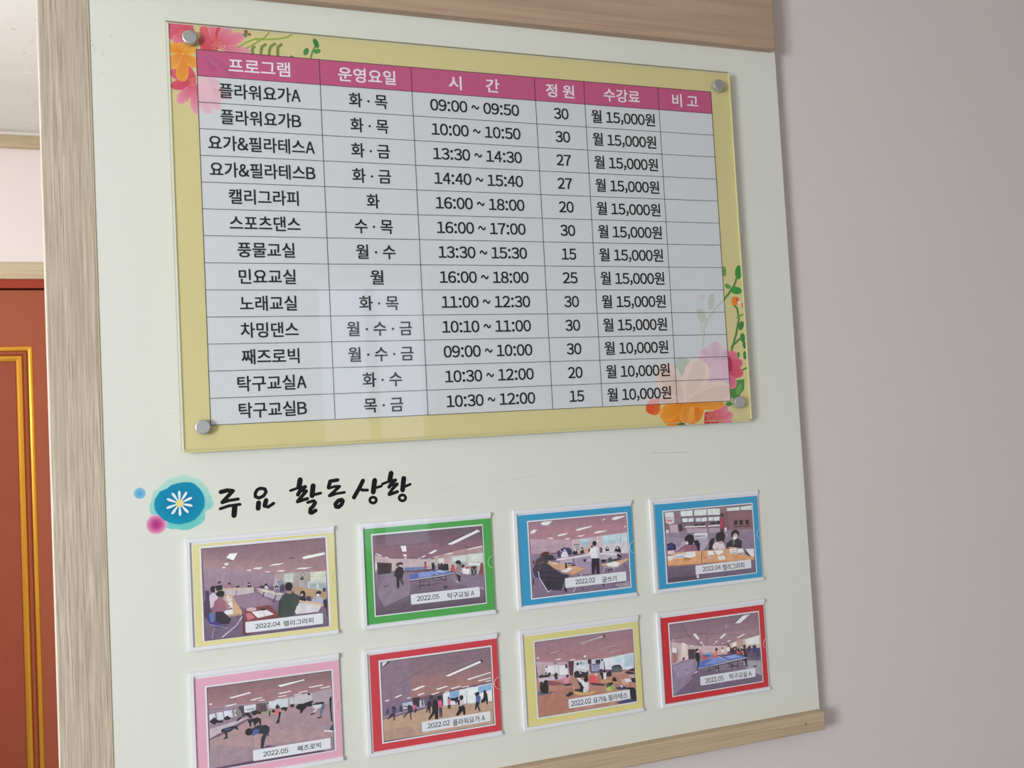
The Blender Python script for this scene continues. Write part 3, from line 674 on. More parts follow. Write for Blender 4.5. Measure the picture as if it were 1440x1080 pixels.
['p',[224,216,228],[46.9,-32.4,57.5,-31.8,64.4,-38.0,55.5,-38.7]],
]),
dict(c=(300.0,-749.2),ins=[-97.0,-68.1,97.0,68.1],wb=[-85.5,-58.0,84.0,60.2],bb=[-83.6,-56.3,82.7,57.8],lab=[-31.6,-46.7,73.9,-31.8],tx=[('2022.05',-5.8,-39.0,33.6,7.0),('탁구교실 A',44.3,-40.0,41.2,8.4)],pic=[
['g',[111,85,102,150,104,122],[-82.5,57.8,83.4,57.9,82.8,13.1,-81.6,25.4]],
['p',[143,98,118],[-81.0,37.3,3.3,38.0,83.7,35.9,83.5,25.4,5.8,16.1,-61.3,22.1,-81.4,28.8]],
['p',[184,142,144],[2.3,19.0,46.3,25.3,83.3,28.9,83.1,18.3,12.8,12.8]],
['g',[201,176,180,192,162,172],[-81.4,29.8,-62.1,22.7,2.2,15.9,5.0,1.5]],
['p',[196,168,174],[-81.4,29.8,-62.1,22.7,-63.3,-1.9,-82.6,3.5]],
['p',[201,176,182],[-62.1,22.7,5.8,15.6,5.0,1.5,-63.0,4.9]],
['p',[195,180,180],[5.8,15.6,35.0,18.5,83.2,20.1,81.7,-16.8,30.1,-4.5,5.0,1.5]],
['g',[141,118,144,95,76,96],[-82.1,6.9,81.8,-15.1,82.1,-56.6,-84.8,-56.0]],
['p',[143,122,148],[-63.9,5.0,-30.9,-3.5,-32.4,-32.4,-71.5,-45.1,-80.8,-23.7]],
['p',[139,117,146],[29.7,-11.5,81.3,-23.8,81.5,-37.9,36.4,-22.6]],
['l',[106,80,96],[0.72,-54.4,55.3,-48.4,34.2]],
['l',[106,80,96],[0.54,-3.1,54.2,-15.1,29.3]],
['l',[106,80,96],[0.54,-22.9,50.8,21.3,36.4,64.9,27.1]],
['p',[244,245,250],[27.1,35.5,74.7,52.7,79.6,50.1,33.9,33.8]],
['l',[73,64,90],[0.9,27.2,36.5,73.8,53.4]],
['p',[238,240,248],[-43.6,39.6,-35.2,39.1,-34.5,30.5,-41.2,31.1]],
['l',[76,64,88],[0.72,-43.9,40.3,-41.2,30.8]],
['p',[230,230,240],[-39.7,26.9,-35.4,26.8,-34.5,23.6,-39.1,23.7]],
['p',[220,220,230],[-38.5,22.3,-35.3,22.0,-35.0,20.6,-37.9,20.5]],
['p',[236,236,244],[-2.4,24.7,7.9,28.9,11.8,28.2,3.3,23.5]],
['p',[230,230,238],[-13.7,20.3,-8.3,22.5,-5.4,22.0,-10.5,19.6]],
['p',[218,214,222],[-18.1,18.6,-15.2,19.9,-13.8,19.4,-16.4,17.7]],
['p',[234,234,244],[-81.3,32.5,-78.2,31.9,-70.4,28.1,-73.9,27.8]],
['p',[226,226,236],[-67.7,26.1,-63.7,25.4,-60.2,23.4,-64.3,23.8]],
['p',[238,240,238],[21.6,20.3,29.7,22.3,36.6,22.4,31.8,20.4]],
['p',[240,242,240],[56.6,25.0,81.4,28.4,81.3,26.6,61.0,24.3]],
['p',[224,220,216],[5.9,18.0,11.0,19.3,13.9,19.0,10.2,17.2]],
['p',[218,212,214],[-3.5,17.2,-0.6,17.9,1.5,17.4,-0.7,16.2]],
['p',[90,74,92],[14.0,35.3,19.5,36.9,16.9,34.3]],
['l',[95,74,88],[0.54,33.1,18.7,82.7,19.1]],
['p',[207,218,212],[34.8,15.9,56.6,16.6,56.0,6.9,32.7,9.8]],
['p',[210,220,212],[58.1,17.2,83.0,17.6,82.3,4.6,57.4,5.3]],
['p',[221,229,228],[13.0,15.9,20.6,15.5,19.9,9.7,13.1,10.0]],
['p',[169,182,184],[34.4,8.3,55.6,5.1,55.4,2.0,34.3,5.5]],
['p',[227,232,230],[58.1,4.5,82.3,3.6,82.0,-1.3,58.0,1.8]],
['p',[208,160,164],[21.5,18.2,29.5,17.8,28.8,6.0,21.6,7.4]],
['p',[74,58,64],[-78.8,19.1,-58.1,16.3,-59.1,1.8,-78.6,1.4]],
['p',[60,48,54],[-76.1,16.4,-59.9,14.8,-60.8,3.0,-75.8,2.8]],
['l',[84,68,80],[0.72,-77.2,1.3,-77.4,-8.9]],
['p',[223,224,232],[-81.1,20.3,-79.1,19.4,-79.2,10.0,-81.3,9.5]],
['l',[70,56,68],[0.72,-57.7,16.3,-58.3,4.4]],
['p',[106,118,180],[-39.2,7.6,-23.3,7.1,-22.2,1.5,-39.1,3.2]],
['p',[111,132,184],[-23.3,7.1,-9.1,6.0,-5.7,1.7,-21.7,2.8]],
['l',[58,52,80],[0.72,-37.7,3.0,-23.6,0.9]],
['p',[196,58,68],[-8.8,11.1,-6.7,11.6,-4.9,4.5,-6.4,2.3,-8.9,3.2]],
['e',[42,32,38],[-7.4,11.7,1.4,1.4,6]],
['p',[32,28,38],[1.9,10.1,5.2,11.0,7.0,4.7,5.8,-0.7,2.4,-0.3]],
['p',[142,138,160],[5.8,10.0,10.0,10.3,10.4,0.1,7.1,-0.8]],
['e',[216,212,220],[9.0,8.0,1.4,1.8,6]],
['p',[40,36,46],[10.8,7.8,16.3,9.0,27.0,6.2,27.7,-2.5,12.0,-2.7]],
['e',[140,74,80],[13.4,5.5,1.6,1.8,6]],
['e',[208,200,204],[19.8,7.6,1.1,1.3,6]],
['e',[208,200,204],[15.3,8.4,0.9,1.1,6]],
['e',[42,32,38],[25.1,4.3,2.2,2.9,6]],
['e',[168,58,64],[34.1,2.4,2.3,2.7,6]],
['p',[200,74,62],[30.7,0.6,36.8,1.8,37.4,-5.3,30.0,-5.6]],
['l',[138,132,152],[0.9,-3.7,5.8,1.5,1.8]],
['p',[74,58,68],[-9.3,2.1,33.7,-4.9,33.5,-10.1,-9.5,-2.2]],
['p',[76,102,188],[-31.6,-3.4,-16.6,-1.9,9.1,-6.6,4.5,-8.9,-31.3,-11.3]],
['p',[123,148,214],[-19.3,-1.9,-5.9,-1.2,4.6,-6.1,0.9,-8.5,-18.8,-9.2]],
['p',[92,118,196],[-5.9,-1.2,12.1,-0.6,30.4,-4.9,35.4,-7.5,9.1,-7.6,3.8,-5.3]],
['p',[157,178,226],[12.1,-0.6,26.5,-4.2,19.1,-5.5,6.6,-3.5]],
['l',[232,232,242],[0.72,-31.7,-11.3,-8.1,-10.3,13.5,-9.8,36.3,-7.6]],
['l',[42,38,56],[1.08,-31.4,-12.7,13.4,-11.2,33.5,-8.7]],
['l',[232,232,240],[0.54,-1.6,-1.3,11.4,-7.5]],
['l',[44,38,56],[1.08,-17.2,-13.5,-17.5,-26.5]],
['l',[44,38,56],[0.9,-16.6,-15.3,-3.0,-15.0,-2.6,-21.9,-16.5,-19.8]],
['l',[44,38,56],[0.9,22.5,-10.7,22.0,-19.3]],
['l',[44,38,56],[0.9,9.1,-10.0,21.2,-17.5]],
['l',[44,38,56],[0.9,9.5,-16.3,21.9,-15.9]],
['l',[44,38,56],[0.72,0.8,-11.9,9.4,-18.9]],
['l',[58,50,72],[0.72,-23.0,-21.5,20.2,-20.0]],
['p',[42,38,44],[-51.5,7.2,-47.0,10.1,-41.0,7.8,-39.9,0.9,-42.3,-5.7,-45.1,-5.4,-45.5,-13.9,-47.2,-5.2,-48.0,-20.5,-51.5,-20.1,-51.4,-4.8,-54.5,-2.8,-53.9,2.3]],
['e',[74,64,70],[-46.0,13.4,5.4,2.7,6]],
['e',[42,34,40],[-46.0,12.1,4.0,3.2,6]],
['e',[228,220,224],[-44.7,11.1,2.0,1.4,6]],
['e',[192,154,152],[-46.9,11.5,1.4,1.4,6]],
['l',[34,32,42],[1.8,-44.3,-3.8,-42.5,-16.0]],
['l',[122,112,128],[1.26,-52.5,-21.0,-49.5,-22.4]],
['p',[35,32,42],[-51.7,-3.1,-46.8,-3.6,-48.7,-20.8,-51.1,-20.2]],
['p',[160,132,148],[40.7,4.9,46.2,6.1,47.6,0.7,45.0,-13.0,38.1,-8.8,37.8,-3.6]],
['l',[144,116,132],[1.44,39.7,-2.0,35.5,-6.8]],
['e',[30,26,30],[42.5,7.8,4.0,2.7,6]],
['e',[58,50,56],[45.3,5.5,2.2,2.5,6]],
['p',[36,32,42],[37.9,-8.8,45.2,-12.4,44.2,-21.7,41.6,-21.7,40.5,-16.0,39.5,-12.5]],
['l',[216,212,220],[0.9,37.5,-19.2,43.4,-22.5]],
['l',[122,106,120],[0.9,46.3,-9.7,49.2,-6.5,48.8,2.3]],
['p',[230,226,234],[48.5,-2.2,59.6,-2.3,59.1,-11.9,49.0,-10.3]],
['p',[194,72,64],[53.2,-0.8,59.3,-0.5,60.5,-3.4,54.0,-3.5]],
['e',[46,36,48],[49.6,1.2,2.9,2.2,6]],
['p',[56,48,62],[61.5,-0.7,70.8,-0.8,70.1,-13.9,62.6,-14.8]],
['l',[192,192,208],[0.54,63.3,-2.6,69.1,-15.2]],
['l',[192,192,208],[0.54,69.8,-3.3,63.6,-14.9]],
['p',[142,74,72],[77.0,3.0,81.3,3.3,80.9,-15.0,72.3,-13.7,75.8,-5.6]],
['p',[70,58,76],[17.2,-25.8,21.8,-24.5,25.6,-27.4,20.6,-29.2]],
['l',[70,58,76],[1.08,-70.5,-16.7,-63.1,-15.5]],
['l',[70,58,76],[0.72,-42.0,-49.8,-40.1,-45.2,-37.3,-42.1]],
['l',[232,228,238],[0.72,75.0,-33.0,80.1,-35.3]],
]),
dict(c=(536.9,-749.3),ins=[-96.4,-68.3,96.4,68.3],wb=[-81.9,-60.1,88.8,59.0],bb=[-79.6,-58.0,86.8,56.7],lab=[-24.8,-48.7,80.2,-33.6],tx=[('2022.02',9.2,-41.2,33.3,7.1),('글쓰기',50.6,-42.5,24.9,8.6)],pic=[
['g',[154,111,130,180,127,144],[-79.3,57.6,87.1,55.7,88.1,27.1,-78.8,30.2]],
['p',[173,120,136],[-77.9,44.9,88.2,42.5,87.6,28.0,37.6,25.1,-9.0,23.9,-78.7,30.8]],
['g',[185,154,170,181,143,164],[-78.7,31.1,-9.0,23.9,-10.0,7.2,-77.8,7.0]],
['g',[205,180,188,189,168,180],[-9.0,23.9,37.6,25.6,88.2,27.9,87.1,-8.8]],
['p',[200,174,184],[-9.0,23.9,37.6,25.6,36.7,-4.0,-9.5,0.4]],
['g',[140,116,144,123,100,132],[-78.6,8.7,87.2,-6.3,86.4,-59.3,-80.0,-56.6]],
['p',[160,139,168],[-9.0,-6.3,22.5,-6.0,20.9,-31.1,-3.0,-28.7]],
['p',[234,240,242],[-60.6,53.1,-54.3,55.9,-39.9,55.6,-47.5,50.0,-55.7,50.3]],
['p',[234,240,242],[-77.0,41.6,-72.9,44.8,-65.8,44.6,-71.4,39.7,-77.2,39.3]],
['p',[242,244,244],[-1.8,38.7,5.0,40.8,27.1,42.9,23.6,40.5,1.1,36.7]],
['p',[238,240,242],[-33.7,32.4,-28.4,35.0,-14.1,35.0,-19.4,32.5,-30.5,31.1]],
['p',[232,234,238],[-50.9,29.6,-46.8,30.9,-39.3,29.9,-41.9,28.2]],
['p',[232,234,238],[-22.0,26.4,-17.9,27.3,-11.4,26.8,-14.8,24.7]],
['p',[236,238,240],[-1.3,28.2,2.5,29.5,13.2,29.6,7.9,27.4]],
['p',[236,238,240],[28.6,31.3,34.4,33.5,52.8,33.3,45.5,31.2,32.3,30.0]],
['p',[242,244,246],[60.4,50.7,65.9,53.3,85.1,53.8,83.0,51.9,65.5,47.9]],
['p',[224,220,226],[42.6,50.1,48.7,51.7,50.2,50.5,44.8,49.3]],
['e',[242,242,242],[83.5,36.4,1.3,1.3,6]],
['p',[180,205,216],[5.4,23.9,19.9,23.6,19.2,12.2,4.8,13.5]],
['p',[159,188,203],[5.1,19.2,19.6,18.6,19.2,12.2,4.8,13.5]],
['p',[183,211,222],[42.9,25.3,74.6,26.2,73.1,11.3,42.4,12.1]],
['p',[165,198,214],[42.7,17.5,73.5,17.4,73.1,11.3,42.4,12.1]],
['p',[183,211,222],[76.4,26.4,87.1,27.2,87.0,10.7,75.7,11.1]],
['p',[207,198,207],[42.4,12.1,87.0,10.4,86.5,-5.3,41.6,-1.1]],
['e',[110,96,112],[34.5,23.3,2.6,2.9,6]],
['e',[216,204,212],[34.5,23.3,2.0,2.4,6]],
['p',[216,212,224],[33.1,20.1,35.4,19.8,35.2,16.5,32.9,17.0]],
['l',[122,96,116],[1.11,-74.9,17.9,-72.7,17.7]],
['l',[122,96,116],[1.11,-67.8,17.3,-65.3,17.0]],
['l',[122,96,116],[1.11,-61.0,17.0,-58.8,16.8]],
['l',[122,96,116],[1.11,-54.9,16.4,-52.7,16.2]],
['l',[122,96,116],[1.11,-49.2,15.9,-47.0,16.0]],
['l',[122,96,116],[1.11,-44.1,15.7,-42.3,15.9]],
['p',[58,54,86],[-34.5,9.5,-30.0,9.7,-29.2,-1.0,-34.6,-0.2]],
['p',[58,58,120],[-28.9,12.3,-24.3,12.5,-24.2,8.5,-28.3,7.2]],
['p',[52,52,108],[-18.8,12.4,-15.2,12.4,-11.7,9.9,-10.1,5.5,-12.2,0.7,-17.7,1.2,-24.8,5.2,-24.4,11.9]],
['e',[36,32,42],[-22.2,10.7,2.8,2.6,6]],
['p',[208,208,218],[-28.6,2.3,-25.5,7.3,-19.2,7.2,-16.6,1.1,-17.2,-1.8,-28.5,-1.7]],
['e',[232,230,236],[-22.0,9.3,1.7,1.5,6]],
['p',[160,160,172],[-6.1,16.5,2.7,15.7,2.1,6.0,-2.7,6.5]],
['l',[90,86,104],[0.92,-6.5,16.6,2.7,16.1]],
['p',[31,28,40],[-9.3,2.9,-7.2,7.8,-2.6,8.2,-0.0,2.0,-1.2,0.3,-8.5,1.0]],
['e',[216,208,214],[-4.5,7.3,1.5,1.5,6]],
['p',[40,34,46],[3.0,2.6,5.9,8.2,9.5,6.7,10.7,1.5,3.3,0.9]],
['e',[26,22,28],[7.1,8.9,2.2,2.2,6]],
['e',[224,216,220],[6.8,8.0,1.3,1.1,6]],
['p',[214,154,106],[10.3,7.6,17.8,7.6,17.4,1.2,10.9,1.5]],
['p',[58,50,66],[17.8,7.9,20.6,8.4,20.3,2.7,17.5,2.9]],
['p',[224,214,220],[-38.0,-2.8,-12.4,-2.3,22.9,-0.1,23.1,-2.0,-12.6,-4.6,-36.3,-5.6]],
['p',[180,164,188],[-30.9,-5.8,22.7,-2.6,21.1,-12.6,-9.0,-6.3,-7.7,-15.6,-31.2,-10.8]],
['p',[154,136,168],[-9.0,-6.3,20.8,-4.1,19.6,-7.4,-3.9,-13.5]],
['l',[36,30,46],[1.29,-8.9,-4.6,-8.8,-14.7]],
['l',[36,30,46],[1.47,-11.3,-14.4,-5.9,-15.3]],
['p',[24,20,32],[7.5,-7.9,13.1,-7.6,11.9,-11.7,9.1,-11.8]],
['p',[222,214,222],[36.9,-0.6,69.7,-4.6,73.4,-6.1,69.6,-7.1,36.8,-2.6]],
['p',[184,170,189],[36.8,-2.6,65.8,-6.8,67.2,-13.7,36.2,-10.7]],
['l',[28,24,36],[0.92,66.7,-6.9,70.3,-10.6,74.7,-11.0]],
['p',[220,223,224],[21.5,7.6,24.5,10.0,34.6,8.4,36.5,2.8,35.4,-8.9,22.8,-7.7,18.7,-0.6]],
['p',[191,198,200],[31.3,8.4,36.0,6.2,35.8,-8.1,32.5,-8.0]],
['e',[42,34,40],[28.7,15.0,3.7,4.1,6]],
['e',[30,24,30],[24.1,10.4,1.8,1.8,6]],
['p',[31,28,38],[22.8,-7.7,35.4,-8.6,34.6,-33.4,30.1,-33.1,28.9,-16.7,25.7,-32.6,21.2,-32.2,21.4,-17.7]],
['l',[38,34,46],[0.55,29.3,-10.0,28.3,-31.9]],
['p',[24,21,30],[47.2,4.3,49.3,8.4,52.3,7.8,53.4,1.2,50.0,-1.9,47.3,0.1]],
['e',[228,224,230],[50.7,5.6,1.5,1.5,6]],
['p',[200,196,208],[46.4,1.0,53.0,1.3,54.7,-2.3,46.2,-1.5]],
['p',[26,22,32],[61.2,-1.2,66.7,7.1,71.2,6.4,74.2,-0.7,72.7,-3.7,64.3,-0.7]],
['e',[216,208,214],[68.0,4.3,1.7,1.7,6]],
['p',[42,34,40],[65.9,-4.2,72.5,-6.6,75.0,-11.1,67.5,-9.5]],
['p',[208,154,108],[-56.2,-5.0,-50.7,-4.2,10.0,-21.6,9.3,-23.9,-10.4,-29.2,-42.4,-16.3]],
['p',[178,122,84],[9.3,-23.2,-10.4,-29.2,-28.3,-23.1,-28.4,-24.7,-10.5,-31.2,9.8,-24.9]],
['p',[226,220,230],[-29.1,-20.2,-13.4,-17.9,-10.8,-20.2,-21.2,-25.5,-30.1,-23.2]],
['p',[220,214,224],[-43.8,-8.6,-36.5,-8.9,-34.8,-10.4,-42.1,-10.6]],
['l',[74,60,80],[0.55,-28.2,-21.1,-20.8,-20.2]],
['p',[21,19,28],[-23.1,-9.9,-19.9,-10.3,-19.7,-19.0,-23.3,-18.9]],
['p',[40,34,46],[-19.2,-10.7,-10.2,-11.2,-10.9,-12.8,-18.5,-12.4]],
['l',[42,36,48],[0.74,-18.6,-14.1,-7.8,-16.5]],
['p',[216,165,124],[38.5,-18.5,84.4,-13.7,85.2,-16.3,65.3,-25.1,64.5,-25.7,40.3,-20.9]],
['p',[228,224,232],[47.0,-18.5,61.4,-15.5,70.6,-20.9,62.7,-24.8,49.6,-23.0]],
['p',[72,82,78],[49.3,-12.0,54.3,-8.4,57.9,-11.1,57.9,-16.9,51.8,-17.3]],
['p',[62,58,74],[57.8,-12.8,69.3,-11.2,74.8,-14.5,69.0,-15.6,59.5,-16.4]],
['p',[29,26,36],[39.0,-11.0,46.5,-11.4,46.2,-16.4,39.6,-16.1]],
['l',[200,196,212],[0.92,40.7,-31.4,42.9,-23.5,60.7,-26.3,59.3,-29.9]],
['p',[86,79,100],[48.3,-27.1,55.1,-25.8,60.6,-28.4,49.0,-32.3]],
['l',[212,208,222],[0.92,64.5,-25.7,68.5,-24.1]],
['l',[74,66,84],[0.92,77.2,-21.5,84.3,-30.8]],
['l',[200,196,212],[1.11,60.9,-52.2,72.0,-56.8]],
['l',[200,196,212],[1.11,4.2,-31.1,0.1,-37.4,-12.1,-56.1]],
['l',[42,36,48],[1.11,4.0,-49.5,4.5,-55.4]],
['l',[224,220,230],[0.74,1.5,-30.0,5.2,-30.3]],
['p',[154,136,164],[62.9,-50.7,85.9,-49.7,86.0,-59.3,66.2,-58.5]],
['l',[58,50,66],[1.47,59.2,-49.5,78.2,-49.9]],
['p',[70,56,72],[-72.4,-6.7,-70.2,-0.4,-61.0,3.7,-48.6,0.9,-50.9,-7.2,-65.7,-14.0,-68.0,-23.7,-75.1,-22.9,-77.1,-14.5]],
['p',[84,64,74],[-64.5,5.7,-58.0,9.2,-50.0,8.5,-48.4,4.2,-54.0,0.6,-61.2,1.3]],
['e',[60,34,38],[-55.9,6.2,4.8,3.7,6]],
['e',[92,42,38],[-55.4,7.3,7.0,2.6,6]],
['l',[122,74,60],[1.66,-67.1,-7.3,-58.0,-4.9]],
['p',[69,61,78],[-56.0,-1.7,-50.3,2.7,-43.1,2.7,-36.2,-3.7,-41.7,-4.8,-50.7,-3.9]],
['e',[44,40,52],[-48.6,0.9,7.4,3.3,6]],
['p',[52,46,68],[-66.8,-17.2,-60.0,-9.6,-51.0,-8.8,-40.7,-18.2,-28.6,-26.9,-17.7,-28.8,-17.9,-32.1,-25.6,-38.0,-29.7,-45.9,-31.9,-52.3,-46.2,-49.1,-51.8,-51.8,-58.4,-42.8,-66.6,-30.4]],
['p',[42,36,56],[-57.5,-28.0,-28.9,-32.7,-30.5,-47.5,-46.2,-49.1,-51.7,-51.0,-58.3,-41.2]],
['l',[72,64,90],[0.92,-60.5,-17.8,-47.9,-17.4,-42.6,-19.6]],
['l',[72,64,90],[0.92,-62.7,-24.2,-48.4,-25.7,-36.0,-30.3]],
['l',[72,64,90],[0.92,-57.8,-33.0,-45.3,-34.3,-29.2,-37.6]],
['l',[216,212,224],[1.11,-68.1,-18.7,-66.6,-28.8,-53.6,-51.6,-48.0,-48.9]],
['p',[44,46,116],[-75.1,-22.9,-68.9,-22.8,-67.4,-28.7,-73.6,-27.2]],
['p',[42,42,96],[-76.4,-1.4,-73.0,-2.6,-74.3,-8.2]],
['p',[35,32,48],[-77.1,-26.0,-75.5,-29.5,-76.4,-38.4,-78.2,-38.7]],
['p',[26,22,32],[-26.9,-44.5,-22.7,-50.0,-22.3,-55.0,-25.7,-54.3]],
['p',[25,22,31],[38.5,-49.1,41.4,-49.4,40.9,-52.6,39.0,-52.1]],
]),
dict(c=(772.2,-750.5),ins=[-97.1,-67.9,97.1,67.9],wb=[-83.8,-60.1,87.3,57.0],bb=[-81.4,-58.6,85.4,55.0],lab=[-29.7,-50.4,76.5,-36.0],tx=[('2022.04',0.5,-43.1,34.0,7.3),('캘리그라피',42.1,-44.2,41.3,9.4)],pic=[
['g',[124,100,116,120,96,111],[-81.6,55.4,85.4,54.6,85.1,10.1,-80.9,21.2]],
['g',[140,120,144,107,86,116],[-80.8,23.7,86.0,13.5,85.3,-59.0,-81.1,-58.3]],
['p',[168,153,176],[-18.6,15.7,-2.8,14.3,-2.0,-1.2,-12.8,-13.9,-65.3,-9.0,-66.3,4.7]],
['p',[150,130,156],[-79.0,15.9,-46.5,9.7,-55.2,-3.1,-80.2,-0.8]],
['p',[201,207,208],[-79.8,53.9,-63.2,53.6,-63.0,45.4,-78.8,46.0]],
['p',[185,190,196],[-78.5,45.3,-61.5,45.3,-62.1,36.2,-78.3,36.8]],
['p',[140,108,120],[-63.2,53.6,-51.2,54.0,-51.0,34.5,-62.2,35.5]],
['p',[204,214,214],[-50.6,53.9,-27.7,53.8,-28.4,44.3,-50.2,45.4]],
['p',[201,210,210],[-24.9,53.9,-1.5,53.4,-2.3,43.5,-25.6,44.4]],
['p',[204,212,212],[0.1,53.7,23.2,52.5,22.9,42.2,-0.3,43.4]],
['p',[207,218,218],[-48.1,41.8,-38.0,41.6,-38.0,35.5,-47.8,35.6]],
['p',[202,212,214],[-36.8,41.2,-27.4,41.1,-27.4,35.0,-36.9,35.1]],
['p',[185,202,216],[-23.1,40.4,-13.6,40.3,-13.7,34.1,-23.1,34.6]],
['p',[204,212,216],[-12.4,40.2,-2.5,40.1,-2.6,33.9,-12.5,34.0]],
['p',[201,212,212],[0.6,39.8,9.8,39.8,9.8,33.6,0.6,34.0]],
['p',[205,214,214],[11.0,39.3,21.8,39.5,21.3,32.6,10.9,33.1]],
['l',[106,76,88],[0.8,-49.9,44.3,22.8,40.8]],
['l',[106,76,88],[1.6,-51.0,34.2,22.4,30.4]],
['p',[142,106,116],[23.4,54.6,35.2,54.0,35.7,46.0,23.7,43.1]],
['p',[206,214,210],[36.1,52.2,61.6,51.9,61.4,46.7,36.7,46.9]],
['p',[208,216,212],[63.6,52.1,84.9,52.9,84.7,45.5,63.4,46.9]],
['p',[135,90,102],[29.6,45.8,85.0,44.1,84.8,13.6,35.4,16.2,30.2,27.0]],
['p',[122,80,96],[29.6,45.8,37.6,45.5,39.5,15.8,33.4,16.3]],
['p',[188,156,174],[-72.4,33.0,-57.3,33.7,-57.1,19.9,-70.9,21.2]],
['p',[224,220,228],[-78.7,26.1,-74.5,25.7,-74.8,21.0,-78.6,21.0]],
['p',[216,184,192],[-74.9,41.0,-67.6,41.2,-64.2,35.0,-74.3,34.1]],
['e',[192,106,120],[-73.4,40.5,2.8,1.6,6]],
['e',[192,106,120],[-68.8,40.1,1.8,1.8,6]],
['p',[58,46,60],[-56.6,32.6,-50.3,33.1,-48.6,23.5,-54.3,20.2]],
['l',[226,228,228],[1.8,-43.3,27.8,-5.9,25.9]],
['l',[226,228,228],[1.8,-0.0,25.4,21.2,25.0]],
['p',[172,148,170],[-42.2,25.6,-3.0,22.2,-2.7,15.7,-40.1,17.9]],
['p',[168,144,168],[-0.3,22.0,20.9,20.9,21.1,13.6,1.2,15.0]],
['p',[207,212,228],[-26.4,16.4,-2.8,14.7,-3.4,5.8,-11.3,6.5,-30.8,10.8]],
['l',[74,62,84],[1.0,-40.1,16.6,-26.8,11.3,-1.3,7.3]],
['l',[74,62,84],[1.0,-38.6,11.5,-7.0,11.3]],
['p',[36,30,42],[-27.4,30.5,-17.5,30.3,-17.7,27.6,-27.2,28.1]],
['p',[36,30,42],[-15.9,30.2,-7.3,29.8,-7.4,27.4,-15.7,27.8]],
['p',[36,30,42],[4.0,30.9,13.6,31.5,13.8,28.0,4.2,27.8]],
['p',[42,34,48],[15.5,32.6,22.9,32.5,22.9,26.9,15.7,27.5]],
['p',[163,44,68],[23.1,34.2,26.2,38.1,30.0,37.8,31.1,23.5,28.5,18.5,21.6,19.4,21.4,27.7]],
['e',[42,30,36],[26.6,41.5,3.0,3.4,6]],
['p',[142,36,56],[29.0,37.5,31.5,28.3,29.6,19.3,25.5,18.7]],
['p',[70,52,64],[21.9,19.1,29.5,18.4,28.0,10.8,22.0,12.1]],
['p',[216,212,222],[29.7,20.1,34.1,20.1,32.8,13.8,30.0,14.0]],
['p',[31,26,36],[48.7,30.3,55.2,30.5,55.3,23.1,48.5,23.0]],
['p',[31,26,36],[59.3,29.8,66.0,30.1,65.5,22.6,59.1,22.5]],
['p',[31,26,36],[70.7,29.5,77.7,29.6,77.6,22.3,71.0,22.2]],
['l',[58,44,56],[1.0,47.1,19.7,81.1,19.2]],
['l',[58,44,56],[0.8,50.2,22.7,56.0,19.2,62.4,22.2,70.3,18.4,78.8,22.0]],
['l',[200,192,208],[0.8,33.0,11.2,34.7,5.8]],
['p',[37,32,58],[-78.9,3.3,-70.1,5.0,-63.6,1.0,-62.3,-7.6,-78.3,-6.9]],
['e',[52,48,122],[-72.5,-1.5,6.4,4.0,6]],
['p',[27,24,32],[-30.2,4.8,-21.3,4.8,-18.2,-1.4,-19.5,-12.9,-26.5,-12.6,-27.8,-2.3]],
['p',[142,84,112],[-54.4,-4.9,-45.3,-0.7,-31.6,-0.2,-25.0,-4.2,-23.6,-12.9,-44.3,-13.5,-62.7,-13.4,-63.5,-11.2]],
['p',[168,106,128],[-62.6,-11.8,-47.6,-6.4,-46.0,-10.8,-57.9,-13.9]],
['e',[28,22,28],[-37.3,6.8,9.2,8.4,6]],
['p',[28,22,28],[-44.6,9.5,-36.5,12.2,-29.2,4.7,-31.7,-1.9,-37.5,-1.4]],
['e',[196,154,160],[-43.1,2.5,2.8,2.8,6]],
['e',[228,216,224],[-42.0,1.1,2.6,1.6,6]],
['p',[27,24,32],[-1.0,-1.3,4.5,5.1,10.5,5.4,7.9,-2.1,5.1,-13.9,-2.8,-13.1]],
['p',[210,192,198],[6.8,-4.6,12.0,-1.8,25.9,-3.8,28.6,-10.9,28.1,-17.8,10.9,-16.2,4.3,-10.4]],
['e',[31,23,27],[21.0,6.0,9.2,8.4,6]],
['p',[31,23,27],[12.4,4.4,28.4,2.9,26.9,-3.8,20.1,-0.6,13.0,-0.9]],
['e',[184,136,144],[20.9,-2.6,4.4,2.0,6]],
['p',[196,154,152],[7.1,-13.2,15.1,-13.1,22.3,-24.1,19.2,-25.9]],
['l',[138,132,144],[0.6,13.4,-9.5,13.1,-12.9]],
['l',[138,132,144],[0.6,21.4,-10.2,21.5,-13.7]],
['p',[39,35,44],[31.8,-6.0,40.3,-0.7,44.4,0.6,54.6,0.6,61.4,-4.4,60.5,-15.6,45.4,-13.3,31.2,-13.2]],
['p',[106,102,112],[42.7,-0.1,48.4,-0.6,47.9,-7.5,44.0,-10.6]],
['e',[33,26,31],[49.4,8.0,8.0,7.6,6]],
['e',[200,164,160],[49.8,4.5,4.8,4.8,6]],
['e',[236,230,234],[48.2,1.9,4.0,2.8,6]],
['p',[200,148,132],[35.4,-11.5,51.4,-14.1,50.2,-17.3,37.1,-15.5]],
['p',[214,151,92],[-80.3,-16.0,-65.5,-11.5,-16.7,-12.9,-18.2,-33.6,-79.4,-30.6]],
['p',[210,148,88],[-14.8,-13.4,33.1,-14.8,82.8,-33.4,83.6,-36.6,-17.2,-32.6]],
['p',[180,118,74],[-79.4,-30.6,-18.2,-33.6,-17.6,-35.7,-78.9,-32.6]],
['p',[180,118,74],[-16.2,-32.7,83.6,-36.6,84.1,-38.1,-15.9,-34.8]],
['l',[90,58,56],[0.8,-15.2,-13.7,-17.7,-32.3]],
